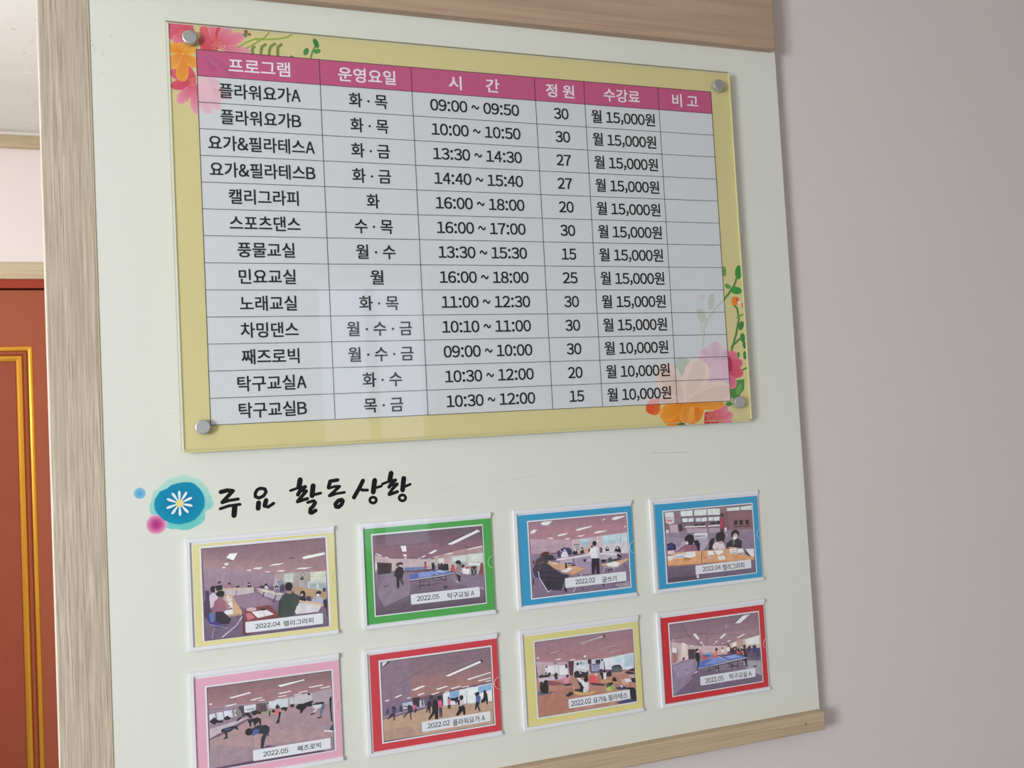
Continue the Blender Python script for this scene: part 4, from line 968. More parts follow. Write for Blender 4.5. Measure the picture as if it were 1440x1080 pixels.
['p',[216,220,232],[-46.1,-12.5,-28.5,-12.4,-27.2,-21.1,-39.0,-22.5,-48.7,-20.7]],
['p',[207,208,220],[-67.7,-15.5,-48.1,-13.1,-47.7,-20.8,-68.1,-20.9]],
['p',[220,220,230],[-79.3,-16.1,-67.8,-16.2,-70.1,-22.0,-77.9,-23.8]],
['p',[224,184,200],[-78.3,-7.7,-67.1,-7.4,-65.6,-13.7,-78.3,-13.1]],
['l',[60,52,70],[0.8,-66.0,-19.0,-50.5,-18.9]],
['l',[60,52,70],[0.6,-77.3,-15.4,-69.6,-15.3]],
['p',[200,134,44],[-51.8,-23.0,-44.8,-21.8,-37.2,-24.9,-39.5,-28.7,-51.1,-26.9]],
['l',[58,44,40],[1.0,-49.7,-21.3,-37.2,-24.5]],
['p',[228,220,228],[-4.9,-14.7,5.0,-14.6,7.6,-22.7,-4.6,-23.3]],
['p',[220,220,228],[7.0,-15.1,24.0,-15.7,24.7,-20.0,14.4,-23.4]],
['p',[220,220,228],[13.8,-25.0,26.3,-24.9,27.8,-31.6,14.8,-31.3]],
['p',[216,154,152],[-6.8,-23.4,7.1,-24.0,7.2,-28.5,-5.9,-27.9]],
['p',[207,106,96],[-12.8,-23.8,-8.8,-23.5,-7.8,-26.0,-12.1,-26.0]],
['l',[44,38,50],[0.8,-3.5,-22.3,4.8,-22.5]],
['p',[224,222,228],[36.7,-15.5,50.3,-15.4,50.2,-24.7,38.9,-24.0]],
['p',[224,222,228],[51.3,-16.5,62.5,-16.8,65.3,-25.5,51.6,-24.9]],
['l',[44,38,50],[1.0,39.0,-22.6,49.1,-22.9]],
['l',[44,38,50],[1.0,52.7,-24.3,63.7,-24.3]],
['l',[58,52,64],[0.6,40.9,-19.0,48.1,-18.3]],
['p',[42,34,48],[64.2,-21.2,68.1,-22.9,75.7,-31.0,72.7,-30.7]],
['p',[216,212,224],[67.5,-18.0,83.5,-18.8,83.2,-32.6,76.8,-31.1]],
['g',[110,88,116,94,72,98],[-79.3,-32.6,-17.3,-35.4,-18.0,-57.8,-80.6,-56.3]],
['p',[109,86,118],[-16.3,-35.1,84.5,-38.1,84.8,-54.6,-17.2,-52.8]],
['p',[78,61,88],[-80.2,-51.3,-27.4,-51.7,-26.9,-57.7,-80.3,-57.4]],
['p',[200,196,206],[-28.4,-51.3,-23.5,-51.5,-24.2,-56.3,-28.1,-56.3]],
['p',[200,196,206],[-28.4,-51.3,-25.4,-51.3,-24.7,-46.9,-27.0,-46.7]],
]),
dict(c=(63.5,-927.8),ins=[-98.5,-66.8,98.5,66.8],wb=[-83.7,-57.7,88.1,55.8],bb=[-81.3,-56.3,85.9,53.7],lab=[-24.7,-53.2,80.6,-38.5],tx=[('2022.05',5.4,-46.1,33.5,6.3),('째즈로빅',50.7,-46.2,32.6,7.7)],pic=[
['g',[143,104,112,169,120,128],[-80.8,52.9,85.9,54.4,86.2,27.3,-80.2,25.5]],
['p',[166,117,126],[-80.2,34.1,-1.9,39.9,85.8,34.5,86.4,29.0,58.7,27.7,-2.6,22.6,-79.9,24.6]],
['g',[168,140,160,178,156,168],[-79.8,27.2,-2.6,23.5,58.7,27.7,86.1,0.6]],
['p',[186,166,178],[-16.3,22.9,58.6,26.8,58.0,11.9,-3.1,10.5]],
['p',[180,160,174],[58.3,27.4,86.4,29.4,86.7,6.7,58.0,11.9]],
['g',[183,144,152,154,127,146],[-79.7,-15.4,-13.1,15.5,86.7,7.6,85.9,-58.8]],
['p',[183,144,152],[-79.7,-15.4,-13.2,13.8,86.7,7.6,86.1,-38.5,-4.9,-34.3,-39.5,-52.7,-81.8,-53.7]],
['p',[173,140,154],[-3.2,7.0,86.6,5.8,86.6,-27.9,13.0,-18.1]],
['p',[168,138,152],[-81.8,-53.7,-79.9,-22.1,-22.0,-35.0,28.9,-52.1,-22.6,-52.1]],
['p',[122,92,110],[-80.8,-13.9,-29.6,6.7,-27.2,3.8,-47.8,-6.8,-80.9,-16.9]],
['p',[201,180,192],[-79.8,-1.8,-30.4,7.7,-29.2,5.4,-79.6,-14.0]],
['p',[156,130,152],[-79.9,23.8,-36.6,23.3,-29.6,6.7,-79.8,-1.8]],
['l',[138,104,116],[0.52,-1.2,57.2,13.8,42.9]],
['p',[240,242,248],[11.4,43.6,47.2,47.4,48.8,45.4,15.4,40.9]],
['l',[92,70,88],[0.69,11.4,43.9,46.4,47.1]],
['p',[236,238,244],[-53.2,36.3,-25.8,39.9,-23.8,38.2,-49.6,34.7]],
['p',[236,238,244],[-26.2,29.2,-10.0,31.0,-9.2,29.8,-22.9,27.7]],
['p',[236,238,244],[10.9,32.8,29.0,34.1,30.0,32.9,15.0,31.2]],
['p',[232,234,240],[10.7,28.3,22.7,29.0,23.6,27.8,13.1,27.3]],
['p',[232,234,240],[52.8,35.2,73.3,36.2,73.6,34.8,55.4,33.8]],
['p',[232,234,240],[69.2,31.9,83.5,32.7,83.8,31.2,71.3,30.5]],
['p',[232,234,240],[-58.3,26.4,-44.0,27.3,-43.2,26.2,-55.0,24.8]],
['p',[232,234,240],[-78.9,32.2,-75.0,31.9,-75.4,30.3,-78.7,30.1]],
['p',[232,234,240],[-15.2,26.9,-6.5,27.7,-5.9,26.6,-12.7,25.5]],
['p',[232,234,240],[31.4,27.8,42.8,28.2,43.1,27.1,34.0,26.7]],
['p',[228,230,236],[39.4,30.5,51.7,30.8,52.0,29.7,41.1,29.2]],
['p',[208,214,228],[-79.3,17.7,-71.8,18.3,-71.3,5.4,-78.9,4.9]],
['p',[212,218,230],[-70.2,18.9,-61.9,18.5,-60.6,8.9,-68.9,8.5]],
['p',[212,218,230],[-60.5,19.2,-50.2,19.3,-48.5,9.6,-59.6,9.6]],
['p',[205,212,226],[-46.8,18.8,-41.8,19.8,-40.4,11.0,-46.3,10.1]],
['p',[82,66,80],[-41.7,22.8,-34.1,22.8,-32.5,8.0,-37.2,7.9]],
['p',[223,228,238],[-34.1,22.1,-18.7,22.4,-19.0,12.9,-33.6,13.4]],
['p',[168,188,204],[-31.7,18.3,-19.8,18.2,-20.0,14.8,-31.0,14.7]],
['p',[106,85,96],[-18.0,23.1,-4.3,22.5,-3.1,10.5,-16.7,10.8]],
['p',[88,68,80],[-12.9,20.6,-6.1,20.5,-4.7,11.6,-12.4,11.9]],
['e',[42,34,40],[-2.3,21.5,1.2,1.7,6]],
['p',[212,218,228],[-1.5,23.1,24.5,24.2,24.3,12.5,-0.9,14.0]],
['p',[205,216,228],[7.8,24.9,15.8,25.1,15.8,16.4,8.4,16.4]],
['p',[201,208,220],[27.3,24.5,32.1,24.5,32.1,15.7,27.2,15.7]],
['p',[184,208,224],[36.8,26.3,45.5,26.1,45.2,19.0,37.1,18.5]],
['p',[202,196,206],[33.0,25.2,57.7,26.4,57.7,13.7,33.5,15.5]],
['e',[44,36,44],[53.6,25.6,1.9,1.6,6]],
['p',[44,40,52],[7.5,15.9,10.1,18.1,13.5,15.0,12.8,11.6,8.0,12.3]],
['p',[31,28,36],[-78.8,9.1,-72.9,13.3,-70.5,10.4,-67.3,7.4,-61.5,7.3,-62.4,4.4,-70.7,5.3,-72.4,3.0,-78.9,6.6]],
['p',[35,32,42],[-61.2,9.8,-56.3,13.0,-51.4,8.9,-54.0,7.0,-57.3,6.7,-60.3,8.0]],
['p',[138,132,120],[-46.1,15.3,-43.4,20.4,-39.3,18.5,-37.0,12.2,-38.0,7.2,-42.2,8.6,-44.6,11.6]],
['p',[42,44,68],[-44.9,3.1,-42.2,7.8,-37.1,8.7,-38.1,6.3,-42.4,3.5]],
['p',[28,24,30],[-34.5,12.6,-28.6,12.6,-23.7,6.7,-24.7,3.7,-27.1,5.5,-32.0,9.7]],
['p',[42,34,40],[-25.1,13.8,-18.3,14.5,-11.6,10.9,-11.7,8.3,-16.8,9.1,-21.8,11.2]],
['e',[28,24,30],[-20.2,10.3,3.8,2.4,6]],
['p',[29,26,34],[-29.8,2.4,-27.2,3.8,-22.1,3.8,-17.0,4.8,-12.0,1.4,-12.3,-5.5,-14.0,-7.3,-15.5,-1.5,-19.9,-5.1,-20.9,-8.4,-22.4,-2.2,-24.8,-0.1,-26.0,-7.6,-27.6,-6.5,-28.2,-1.2,-29.9,-0.1]],
['p',[122,176,72],[-6.6,8.4,-1.3,12.3,1.3,11.2,0.3,9.1,-4.1,6.3]],
['l',[30,27,34],[1.55,-0.5,10.1,-0.6,4.0]],
['p',[232,104,106],[3.7,8.6,7.3,10.7,14.1,9.3,13.1,6.0,7.8,1.9,7.4,5.4]],
['p',[26,23,29],[12.0,8.2,15.0,6.4,12.8,-0.6,11.7,-7.4,7.3,-8.2,8.3,-5.2,10.6,-1.2]],
['e',[42,31,36],[4.6,9.7,2.4,2.1,6]],
['p',[30,27,36],[14.2,12.2,19.5,13.2,23.8,11.7,22.7,8.3,20.6,6.0,19.6,8.8,16.7,9.2]],
['p',[30,27,36],[26.1,14.0,29.1,15.3,33.5,14.6,32.5,12.1,30.7,10.3,28.1,12.4]],
['p',[23,21,27],[34.7,10.9,37.8,14.0,44.0,13.9,47.4,11.7,49.0,7.9,45.3,4.9,42.5,1.0,39.9,1.4,41.0,5.6,35.8,8.1]],
['p',[30,27,36],[44.8,13.8,49.3,14.9,58.2,16.3,59.0,13.5,52.7,10.9,49.9,7.8,46.4,10.1]],
['p',[216,216,228],[57.9,9.2,64.1,10.1,71.2,9.0,71.9,5.4,65.7,4.5,62.9,2.3,60.1,-0.8,58.4,0.3,62.1,4.2,57.8,6.6]],
['p',[34,32,42],[57.0,10.2,63.4,12.8,74.0,12.2,73.9,9.5,65.0,9.4]],
['p',[90,108,148],[70.3,8.3,74.0,11.3,74.0,4.2,70.8,-0.7,69.2,-7.5,67.5,-6.4,68.1,-0.3]],
['l',[26,23,29],[1.72,54.7,-2.6,60.1,-1.7]],
['l',[26,23,29],[1.72,64.2,-8.5,69.2,-8.4]],
['e',[28,24,30],[54.4,10.6,2.9,2.2,6]],
['p',[30,34,48],[81.3,15.5,84.2,18.7,84.5,13.3,83.6,1.0,84.4,-16.9,82.6,-17.0,81.6,-2.3,81.3,6.6]],
['p',[60,74,112],[82.5,-22.0,85.8,-20.7,85.4,-29.5,79.4,-27.7]],
['l',[232,236,242],[2.07,73.2,-27.9,82.9,-30.0]],
['p',[38,38,58],[-64.4,-4.2,-59.4,-3.3,-49.3,-1.8,-44.3,-3.1,-42.0,-7.7,-43.7,-8.3,-47.8,-5.1,-52.1,-8.7,-57.1,-9.6,-56.8,-15.6,-60.7,-17.1,-59.4,-13.5,-61.2,-8.1]],
['p',[60,74,128],[-61.9,-4.6,-54.4,-3.2,-50.3,-5.6,-57.8,-6.9]],
['e',[31,27,34],[-62.8,-6.1,2.1,2.4,6]],
['l',[26,23,29],[1.55,-61.6,-17.3,-56.9,-16.3]],
['p',[38,42,64],[-26.1,-10.2,-17.4,-6.4,-5.5,-7.4,-1.2,-11.5,-2.2,-18.3,-6.1,-22.0,-8.0,-26.9,-11.0,-38.5,-14.4,-37.6,-13.4,-26.0,-10.2,-18.8,-14.5,-17.6,-21.3,-17.9,-24.7,-19.9]],
['p',[62,98,164],[-25.8,-12.8,-19.3,-10.4,-14.3,-12.9,-17.0,-17.2,-24.4,-19.4]],
['e',[29,26,34],[-28.7,-13.2,5.2,5.0,6]],
['p',[200,156,164],[-22.7,-19.4,-19.7,-19.9,-19.6,-27.6,-17.7,-34.0,-19.4,-34.6,-21.7,-29.0]],
['p',[200,156,164],[-18.8,-20.0,-16.6,-20.0,-17.0,-28.9,-18.3,-29.1]],
['l',[38,42,64],[1.38,-5.1,-17.8,-3.4,-22.5]],
]),
dict(c=(300.7,-928.4),ins=[-96.5,-67.9,96.5,67.9],wb=[-83.9,-58.4,87.3,59.0],bb=[-81.5,-56.4,85.4,56.5],lab=[-25.2,-51.3,79.5,-36.7],tx=[('2022.02',0.1,-43.7,33.5,7.0),('플라워요가 A',46.1,-45.1,49.5,8.9)],pic=[
['g',[134,108,126,156,112,114],[-79.9,57.9,86.9,55.1,85.6,6.8,-81.3,-1.7]],
['p',[140,114,136],[-79.9,57.9,-38.1,57.7,-38.9,2.8,-81.3,0.1]],
['g',[152,112,122,172,118,110],[-37.5,31.2,85.9,27.0,86.0,6.7,-39.2,-1.7]],
['g',[138,111,144,124,96,128],[-81.2,1.9,-38.9,2.8,-39.3,-22.2,-82.2,-26.2]],
['g',[196,154,122,180,140,116],[-82.0,-22.7,-12.0,-17.3,84.9,-22.6,83.9,-58.3]],
['p',[194,156,128],[-82.0,-22.7,-13.9,-18.8,85.0,-24.5,83.9,-58.3,-83.2,-54.6]],
['p',[180,143,122],[-82.5,-40.3,-41.1,-39.7,-30.7,-55.5,-83.2,-54.6]],
['l',[110,84,100],[0.57,-20.4,36.9,18.2,53.4]],
['l',[110,84,100],[0.57,-13.7,58.5,19.5,41.4,38.6,38.9]],
['l',[110,84,100],[0.57,-60.2,20.1,-20.4,36.9]],
['p',[223,233,246],[-77.8,56.6,-70.5,56.3,-75.2,50.9,-78.5,50.7]],
['p',[92,70,88],[-70.5,56.3,-65.1,56.3,-75.3,49.2,-78.2,49.5]],
['p',[242,247,251],[13.3,24.1,67.7,38.6,71.1,36.3,18.5,22.3]],
['l',[92,70,88],[0.95,12.5,24.6,68.1,39.7]],
['p',[76,60,76],[67.8,40.5,71.7,40.3,73.5,36.8,69.8,35.0]],
['p',[240,244,250],[-38.2,10.9,-21.6,15.0,-16.4,13.5,-33.0,9.4]],
['p',[236,242,248],[46.6,14.8,84.0,20.2,83.9,18.8,48.8,13.0]],
['p',[236,242,248],[-2.0,7.1,14.0,9.5,17.4,8.3,1.7,5.5]],
['p',[232,238,246],[-63.2,4.2,-54.4,6.8,-51.0,5.9,-60.3,3.0]],
['p',[232,238,246],[-30.0,2.9,-20.2,4.4,-18.0,3.3,-26.7,1.4]],
['p',[232,238,246],[20.5,5.0,34.9,6.6,36.8,5.6,23.2,3.5]],
['p',[236,242,248],[62.6,10.3,83.5,12.2,83.4,10.7,65.1,8.9]],
['p',[232,238,246],[-9.5,0.7,2.3,2.5,4.5,1.5,-6.2,-0.6]],
['p',[232,238,246],[-77.6,1.0,-72.4,2.3,-70.3,1.3,-74.7,-0.2]],
['p',[232,238,246],[73.4,7.7,83.7,8.1,83.6,6.7,75.7,6.3]],
['p',[223,228,238],[36.7,4.5,48.3,5.0,50.2,3.7,39.0,3.4]],
['p',[223,228,238],[-46.5,0.3,-40.9,1.3,-39.1,0.3,-43.6,-0.8]],
['p',[223,228,238],[9.8,1.1,17.4,1.8,18.5,0.6,12.8,0.3]],
['p',[192,198,220],[-31.9,-5.4,-17.0,-5.8,-17.5,-14.7,-31.5,-15.3]],
['p',[184,190,216],[-52.3,-6.0,-37.5,-5.5,-36.0,-13.7,-50.9,-15.1]],
['p',[58,44,56],[-36.9,-0.2,-26.5,-0.8,-27.2,-15.0,-36.0,-13.7]],
['p',[90,72,88],[-12.1,-1.1,8.6,-3.4,7.2,-18.4,-11.9,-16.4]],
['p',[56,44,56],[-11.1,-1.3,-6.4,-1.2,-7.3,-7.2,-11.1,-7.0]],
['p',[220,228,238],[8.7,-0.6,45.3,1.5,44.0,-21.1,8.7,-19.5]],
['p',[124,172,220],[18.5,-0.1,33.6,0.2,33.0,-11.3,18.3,-11.0]],
['p',[228,234,242],[45.3,2.4,61.8,1.8,61.4,-22.8,45.0,-21.8]],
['p',[216,224,236],[61.8,2.8,84.4,4.1,83.9,-22.5,61.5,-21.9]],
['p',[124,176,224],[62.9,0.8,83.4,3.0,83.3,-5.8,63.1,-9.3]],
['p',[232,238,244],[63.1,-9.3,83.3,-6.2,83.6,-22.4,63.4,-21.3]],
['l',[184,144,168],[0.95,7.8,-18.5,83.9,-23.4]],
['l',[108,84,118],[1.52,-81.5,-23.7,-40.1,-20.2,-13.8,-17.0]],
['l',[168,150,184],[1.33,-81.4,-21.9,-39.9,-17.1,-13.7,-15.3]],
['p',[74,68,84],[-76.5,-14.7,-75.2,-10.5,-71.8,-11.0,-72.6,-17.1,-75.8,-18.4]],
['p',[58,64,128],[-67.5,-16.1,-65.3,-9.3,-60.9,-11.8,-63.6,-18.5,-67.2,-18.3]],
['p',[36,34,46],[-69.4,-18.5,-63.6,-18.5,-64.4,-28.1,-65.9,-27.8,-66.2,-20.7,-73.4,-25.8,-75.2,-25.2]],
['e',[35,32,42],[-65.4,-10.2,2.5,1.9,6]],
['p',[69,66,88],[-57.4,-15.9,-56.1,-8.9,-52.5,-9.5,-52.9,-18.3]],
['p',[58,52,68],[-45.2,-12.3,-43.2,-9.1,-37.8,-11.7,-37.3,-20.7,-43.8,-21.5]],
['l',[58,52,68],[1.71,-43.8,-19.7,-51.4,-25.6]],
['l',[58,52,68],[1.71,-41.0,-20.1,-40.6,-30.0]],
['p',[224,80,144],[-36.9,-11.8,-34.0,-10.8,-31.3,-12.6,-31.6,-18.0,-36.6,-17.2]],
['p',[42,36,52],[-33.3,-14.1,-31.1,-18.0,-32.8,-22.2,-35.0,-21.9]],
['l',[42,36,52],[1.14,-50.6,-9.8,-39.7,-13.2]],
['p',[44,40,56],[-23.5,-5.7,-21.6,-5.1,-21.2,-14.1,-23.4,-13.8]],
['p',[44,40,56],[-19.8,-5.4,-17.9,-5.7,-17.5,-14.7,-19.3,-14.4]],
['p',[34,32,42],[-15.4,-11.4,-13.3,-7.8,-10.6,-8.9,-9.5,-14.1,-11.1,-19.2,-12.0,-26.3,-13.3,-26.1,-14.0,-19.7,-17.6,-24.5,-18.6,-23.5,-15.7,-17.7]],
['p',[23,21,27],[-6.4,-11.3,-4.0,-8.8,-1.2,-9.9,1.2,-17.5,0.0,-26.3,-0.1,-36.2,-5.4,-35.4,-4.9,-27.4,-12.9,-35.1,-15.6,-34.3,-8.6,-25.0,-8.6,-17.8]],
['e',[23,21,27],[-4.1,-10.4,2.7,3.2,6]],
['p',[232,80,140],[0.8,-10.2,4.5,-9.3,7.2,-12.1,6.4,-20.1,0.7,-20.1]],
['p',[216,74,128],[0.9,-15.6,6.6,-16.1,6.4,-20.4,1.1,-20.2]],
['p',[76,58,108],[1.5,-20.2,6.4,-20.4,6.0,-34.1,4.1,-34.1,3.9,-25.1,3.2,-34.0,1.7,-33.8]],
['e',[31,26,32],[3.3,-6.3,3.4,3.4,6]],
['p',[42,36,48],[5.7,-3.7,7.3,-9.4,7.4,-14.8,6.4,-12.8]],
['p',[224,96,144],[15.3,-10.5,16.9,-9.0,19.7,-10.3,19.3,-17.5,15.3,-17.4]],
['e',[31,26,32],[16.9,-8.2,1.5,1.7,6]],
['p',[42,36,48],[15.4,-17.8,19.2,-18.0,19.5,-24.7,18.0,-24.5,17.4,-20.8,15.7,-24.7,14.5,-24.0]],
['p',[27,30,38],[19.1,-9.3,28.3,-9.7,30.3,-8.2,32.1,-11.2,30.0,-14.5,27.8,-19.6,26.2,-14.0,19.5,-12.6]],
['p',[212,192,200],[33.8,-15.1,36.7,-14.0,39.4,-16.8,38.2,-23.0,33.4,-22.3]],
['e',[23,21,27],[36.3,-10.7,3.0,3.8,6]],
['p',[27,25,34],[29.7,-12.7,33.9,-13.3,33.0,-22.2,30.8,-20.1,29.9,-16.3]],
['p',[21,19,26],[31.4,-22.9,38.2,-21.2,41.3,-25.3,41.3,-36.2,38.4,-36.5,37.2,-30.1,30.8,-35.5,26.9,-35.8,27.4,-33.2,31.2,-27.4]],
['l',[208,176,176],[1.33,39.0,-17.7,35.3,-22.6]],
['p',[78,102,164],[58.7,-11.4,63.1,-10.2,66.3,-14.4,64.4,-21.4,58.2,-20.1]],
['e',[27,24,32],[61.2,-8.5,3.0,2.7,6]],
['l',[34,32,44],[1.33,57.0,-7.5,59.1,-11.5]],
['p',[32,34,46],[58.2,-20.1,64.0,-21.4,62.2,-26.6,64.7,-34.3,62.9,-34.7,60.2,-27.2,57.6,-31.7,56.1,-31.1]],
['p',[34,36,44],[71.0,-7.7,74.0,-6.3,76.3,-11.2,77.2,-19.6,75.8,-26.8,74.7,-26.6,73.8,-21.0,70.2,-23.2,66.3,-22.1,65.5,-19.7,70.2,-15.9]],
['e',[27,24,32],[72.6,-7.0,2.3,1.9,6]],
]),
dict(c=(537.4,-931.3),ins=[-97.5,-68.0,97.5,68.0],wb=[-82.7,-57.4,86.7,59.7],bb=[-80.6,-55.3,85.6,57.5],lab=[-30.7,-49.4,74.4,-35.1],tx=[('2022.02',-9.6,-42.5,33.7,7.8),('요가& 필라테스',40.3,-43.0,58.8,9.1)],pic=[
['g',[153,112,130,169,118,128],[-80.7,57.1,85.9,57.8,84.8,20.8,-80.1,28.9]],
['p',[168,116,126],[-80.1,34.2,84.6,32.8,84.8,20.8,28.0,18.1,-28.1,21.1,-80.2,27.1]],
['g',[192,160,176,180,152,158],[-80.1,28.0,-28.1,21.1,-25.6,-3.6,-78.1,3.7]],
['p',[212,212,220],[-65.5,19.8,-44.0,18.7,-43.9,5.2,-65.3,7.3]],
['p',[220,220,228],[-43.1,17.7,-29.3,16.7,-29.2,2.3,-43.0,3.3]],
['p',[203,198,208],[-22.1,22.1,9.8,19.6,10.5,-1.3,-21.5,-0.5]],
['p',[216,216,228],[-14.3,18.3,1.3,18.0,1.0,7.2,-13.0,7.3]],
['p',[169,196,220],[-8.8,17.6,0.6,17.2,0.3,11.8,-8.7,12.5]],
['p',[207,202,214],[11.8,19.4,32.1,18.5,32.2,1.1,11.7,2.1]],
['p',[212,216,228],[32.1,18.5,84.8,20.8,84.1,-5.9,35.0,0.8]],
['p',[188,216,234],[50.0,18.0,66.0,18.6,65.3,8.6,49.9,9.7]],
['p',[176,200,220],[68.0,17.4,83.7,19.1,83.6,-0.3,67.9,0.9]],
['l',[176,140,144],[0.81,32.1,18.5,84.8,20.8]],
['g',[192,138,112,168,106,84],[-80.0,4.0,84.5,-6.0,85.4,-55.1,-80.4,-55.5]],
['p',[184,124,104],[-78.8,3.8,84.1,-11.5,85.4,-55.1,-80.4,-55.5]],
['p',[176,112,92],[-80.3,-20.8,-26.5,-17.8,48.8,-39.5,-32.6,-52.8,-80.8,-55.4]],
['l',[108,80,96],[0.81,-9.8,46.3,32.4,54.8,37.9,51.9]],
['p',[184,164,168],[-8.6,46.9,34.4,54.2,38.3,51.5,-3.1,43.6]],
['l',[90,66,80],[0.61,-6.7,44.8,36.6,50.6]],
['p',[84,66,78],[32.4,54.8,35.7,55.2,38.3,51.2,35.3,49.7]],
['p',[184,160,164],[22.8,33.0,52.6,35.8,55.3,34.7,28.8,31.2]],
['l',[92,68,80],[0.61,23.8,32.2,54.6,34.1]],
['p',[176,148,152],[-61.5,37.8,-41.6,41.7,-35.8,39.9,-52.8,36.3]],
['l',[108,80,96],[0.61,-61.5,37.8,-41.7,41.4,-35.8,39.5,-52.8,36.0,-61.5,37.8]],
['p',[240,238,240],[-49.8,27.4,-41.5,28.0,-37.6,26.5,-46.3,26.2]],
['p',[240,238,240],[-79.0,34.1,-74.7,34.2,-74.0,32.7,-78.7,32.3]],
['p',[176,148,152],[40.7,26.3,61.4,28.0,63.4,27.0,46.8,24.8]],
['p',[232,228,232],[-25.9,23.5,-17.0,24.1,-15.0,22.7,-22.0,22.2]],
['l',[140,100,112],[0.61,-21.6,29.0,-2.6,30.1]],
['l',[140,100,112],[0.61,-77.3,49.9,-69.4,52.1]],
['e',[246,242,242],[1.2,25.8,2.2,1.6,6]],
['l',[156,124,132],[0.61,-59.4,24.0,-31.9,22.5]],
['e',[140,106,116],[-48.8,21.5,2.4,1.6,6]],
['e',[44,36,48],[-63.4,18.3,1.4,1.6,6]],
['e',[44,36,48],[-30.8,15.1,1.8,3.6,6]],
['p',[84,48,58],[-26.1,21.7,-17.7,21.7,-18.7,11.7,-20.5,-0.7,-25.4,0.0,-26.2,12.7]],
['p',[58,42,52],[5.4,20.4,11.5,20.0,11.0,13.1,5.4,13.5]],
['p',[44,38,56],[18.6,17.9,26.7,17.6,26.3,11.1,18.6,11.4]],
['e',[36,30,40],[29.5,16.5,1.6,1.8,6]],
['e',[60,52,68],[-11.7,15.8,2.2,2.4,6]],
['e',[44,36,48],[-6.4,16.9,1.4,1.4,6]],
['p',[106,112,160],[12.6,12.9,25.5,11.5,24.7,-0.6,13.0,0.1]],
['l',[200,204,220],[0.81,12.8,8.9,25.3,8.3]],
['l',[200,204,220],[0.81,13.0,5.6,25.1,5.0]],
['l',[200,204,220],[0.81,13.2,2.6,24.9,2.1]],
['p',[110,90,104],[7.4,13.6,11.4,12.2,10.9,-1.4,7.4,0.9]],
['p',[86,92,96],[45.4,3.0,48.6,5.3,57.8,5.0,63.6,-1.3,63.3,-6.8,44.8,-5.1]],
['p',[56,58,64],[43.8,3.6,51.7,5.8,59.9,5.1,63.7,-0.4,60.6,-0.9,56.7,2.9,48.5,3.3]],
['p',[200,176,184],[-78.1,3.7,-58.6,3.7,-27.3,1.2,-27.2,-3.3,-76.6,-3.6]],
['p',[195,184,204],[-76.3,1.7,-45.0,1.8,-26.3,1.0,-25.5,-2.1,-59.0,-2.5,-76.2,-3.6]],
['p',[42,34,50],[-77.0,6.2,-72.0,8.2,-68.2,5.9,-64.3,7.2,-59.5,5.6,-58.7,2.8,-68.4,3.1,-76.6,3.2]],
['e',[42,34,50],[-59.4,7.2,2.4,2.2,6]],
['e',[76,60,80],[-64.6,9.0,1.8,1.4,6]],
['p',[52,40,60],[-52.4,3.7,-49.4,7.8,-46.3,6.5,-46.1,-2.5,-50.2,-2.8]],
['p',[44,36,48],[-19.3,2.8,-15.1,6.1,-9.2,4.1,-1.3,2.1,4.5,-0.5,3.7,-7.6,-5.8,-5.4,-17.7,-4.7]],
['p',[36,31,40],[-14.2,3.9,-9.2,4.1,-9.7,-4.0,-15.7,-4.0]],
['p',[216,208,220],[-11.1,5.2,-9.3,3.2,-5.4,0.8,-8.5,0.4]],
['e',[36,31,40],[3.8,1.0,1.8,2.0,6]],
['p',[140,74,88],[-68.7,-1.1,-53.3,-4.2,-37.9,-9.9,-39.0,-12.1,-57.6,-10.7,-67.1,-7.6]],
['p',[224,122,168],[-36.6,-4.7,-32.5,-1.9,-28.0,-3.6,-28.1,-11.3,-34.1,-12.3,-35.9,-9.3]],
['l',[224,122,168],[1.62,-39.3,-0.9,-31.6,-3.8]],
['e',[42,31,40],[-29.8,-0.3,2.6,2.2,6]],
['p',[52,42,56],[-36.0,-11.1,-26.1,-11.8,-21.3,-14.1,-30.3,-15.1,-38.1,-12.9]],
['p',[32,33,28],[-75.8,-7.2,-69.8,-4.5,-63.1,-6.4,-61.6,-12.8,-63.1,-21.5,-73.7,-20.3,-76.6,-10.7]],
['e',[29,26,28],[-65.9,-4.2,3.6,3.2,6]],
['e',[29,26,28],[-73.7,-4.3,2.4,1.8,6]],
['p',[78,100,120],[-78.5,-19.3,-63.1,-21.5,-58.0,-18.7,-53.4,-20.0,-60.2,-23.0,-75.8,-22.5]],
['p',[90,100,120],[-79.4,-18.3,-75.3,-14.4,-73.7,-20.0,-78.6,-22.1]],
['p',[208,208,220],[-13.8,-5.2,-2.4,-14.0,4.1,-14.0,5.2,-22.3,3.2,-27.5,-3.3,-29.4,-7.1,-26.0,-2.8,-21.2,-10.3,-12.9]],
['p',[31,27,40],[-13.2,-8.9,-7.4,-14.2,-4.4,-21.0,-5.7,-28.7,-11.1,-26.3,-18.9,-23.9,-19.8,-21.5,-10.9,-22.7,-9.6,-18.4,-12.3,-13.5]],
['p',[208,208,220],[-15.0,-5.0,-12.2,-4.7,-0.3,-12.9,-2.4,-14.8]],
['e',[27,23,32],[0.7,-9.8,3.8,3.6,6]],
['p',[205,164,92],[-21.4,-24.3,-5.3,-28.8,12.8,-29.2,17.7,-31.4,4.4,-33.8,-11.5,-31.8,-23.1,-27.3]],
['l',[200,160,160],[1.41,-21.0,-18.6,-19.6,-22.4]],
['p',[38,44,56],[-34.3,-28.2,-26.9,-24.2,-20.7,-26.6,-21.6,-28.6,-29.3,-31.4,-34.0,-30.4]],
['p',[232,66,78],[6.1,-8.0,10.3,-4.0,18.2,-6.9,21.3,-12.8,19.5,-18.9,13.9,-18.5,9.6,-15.7,6.4,-15.3]],
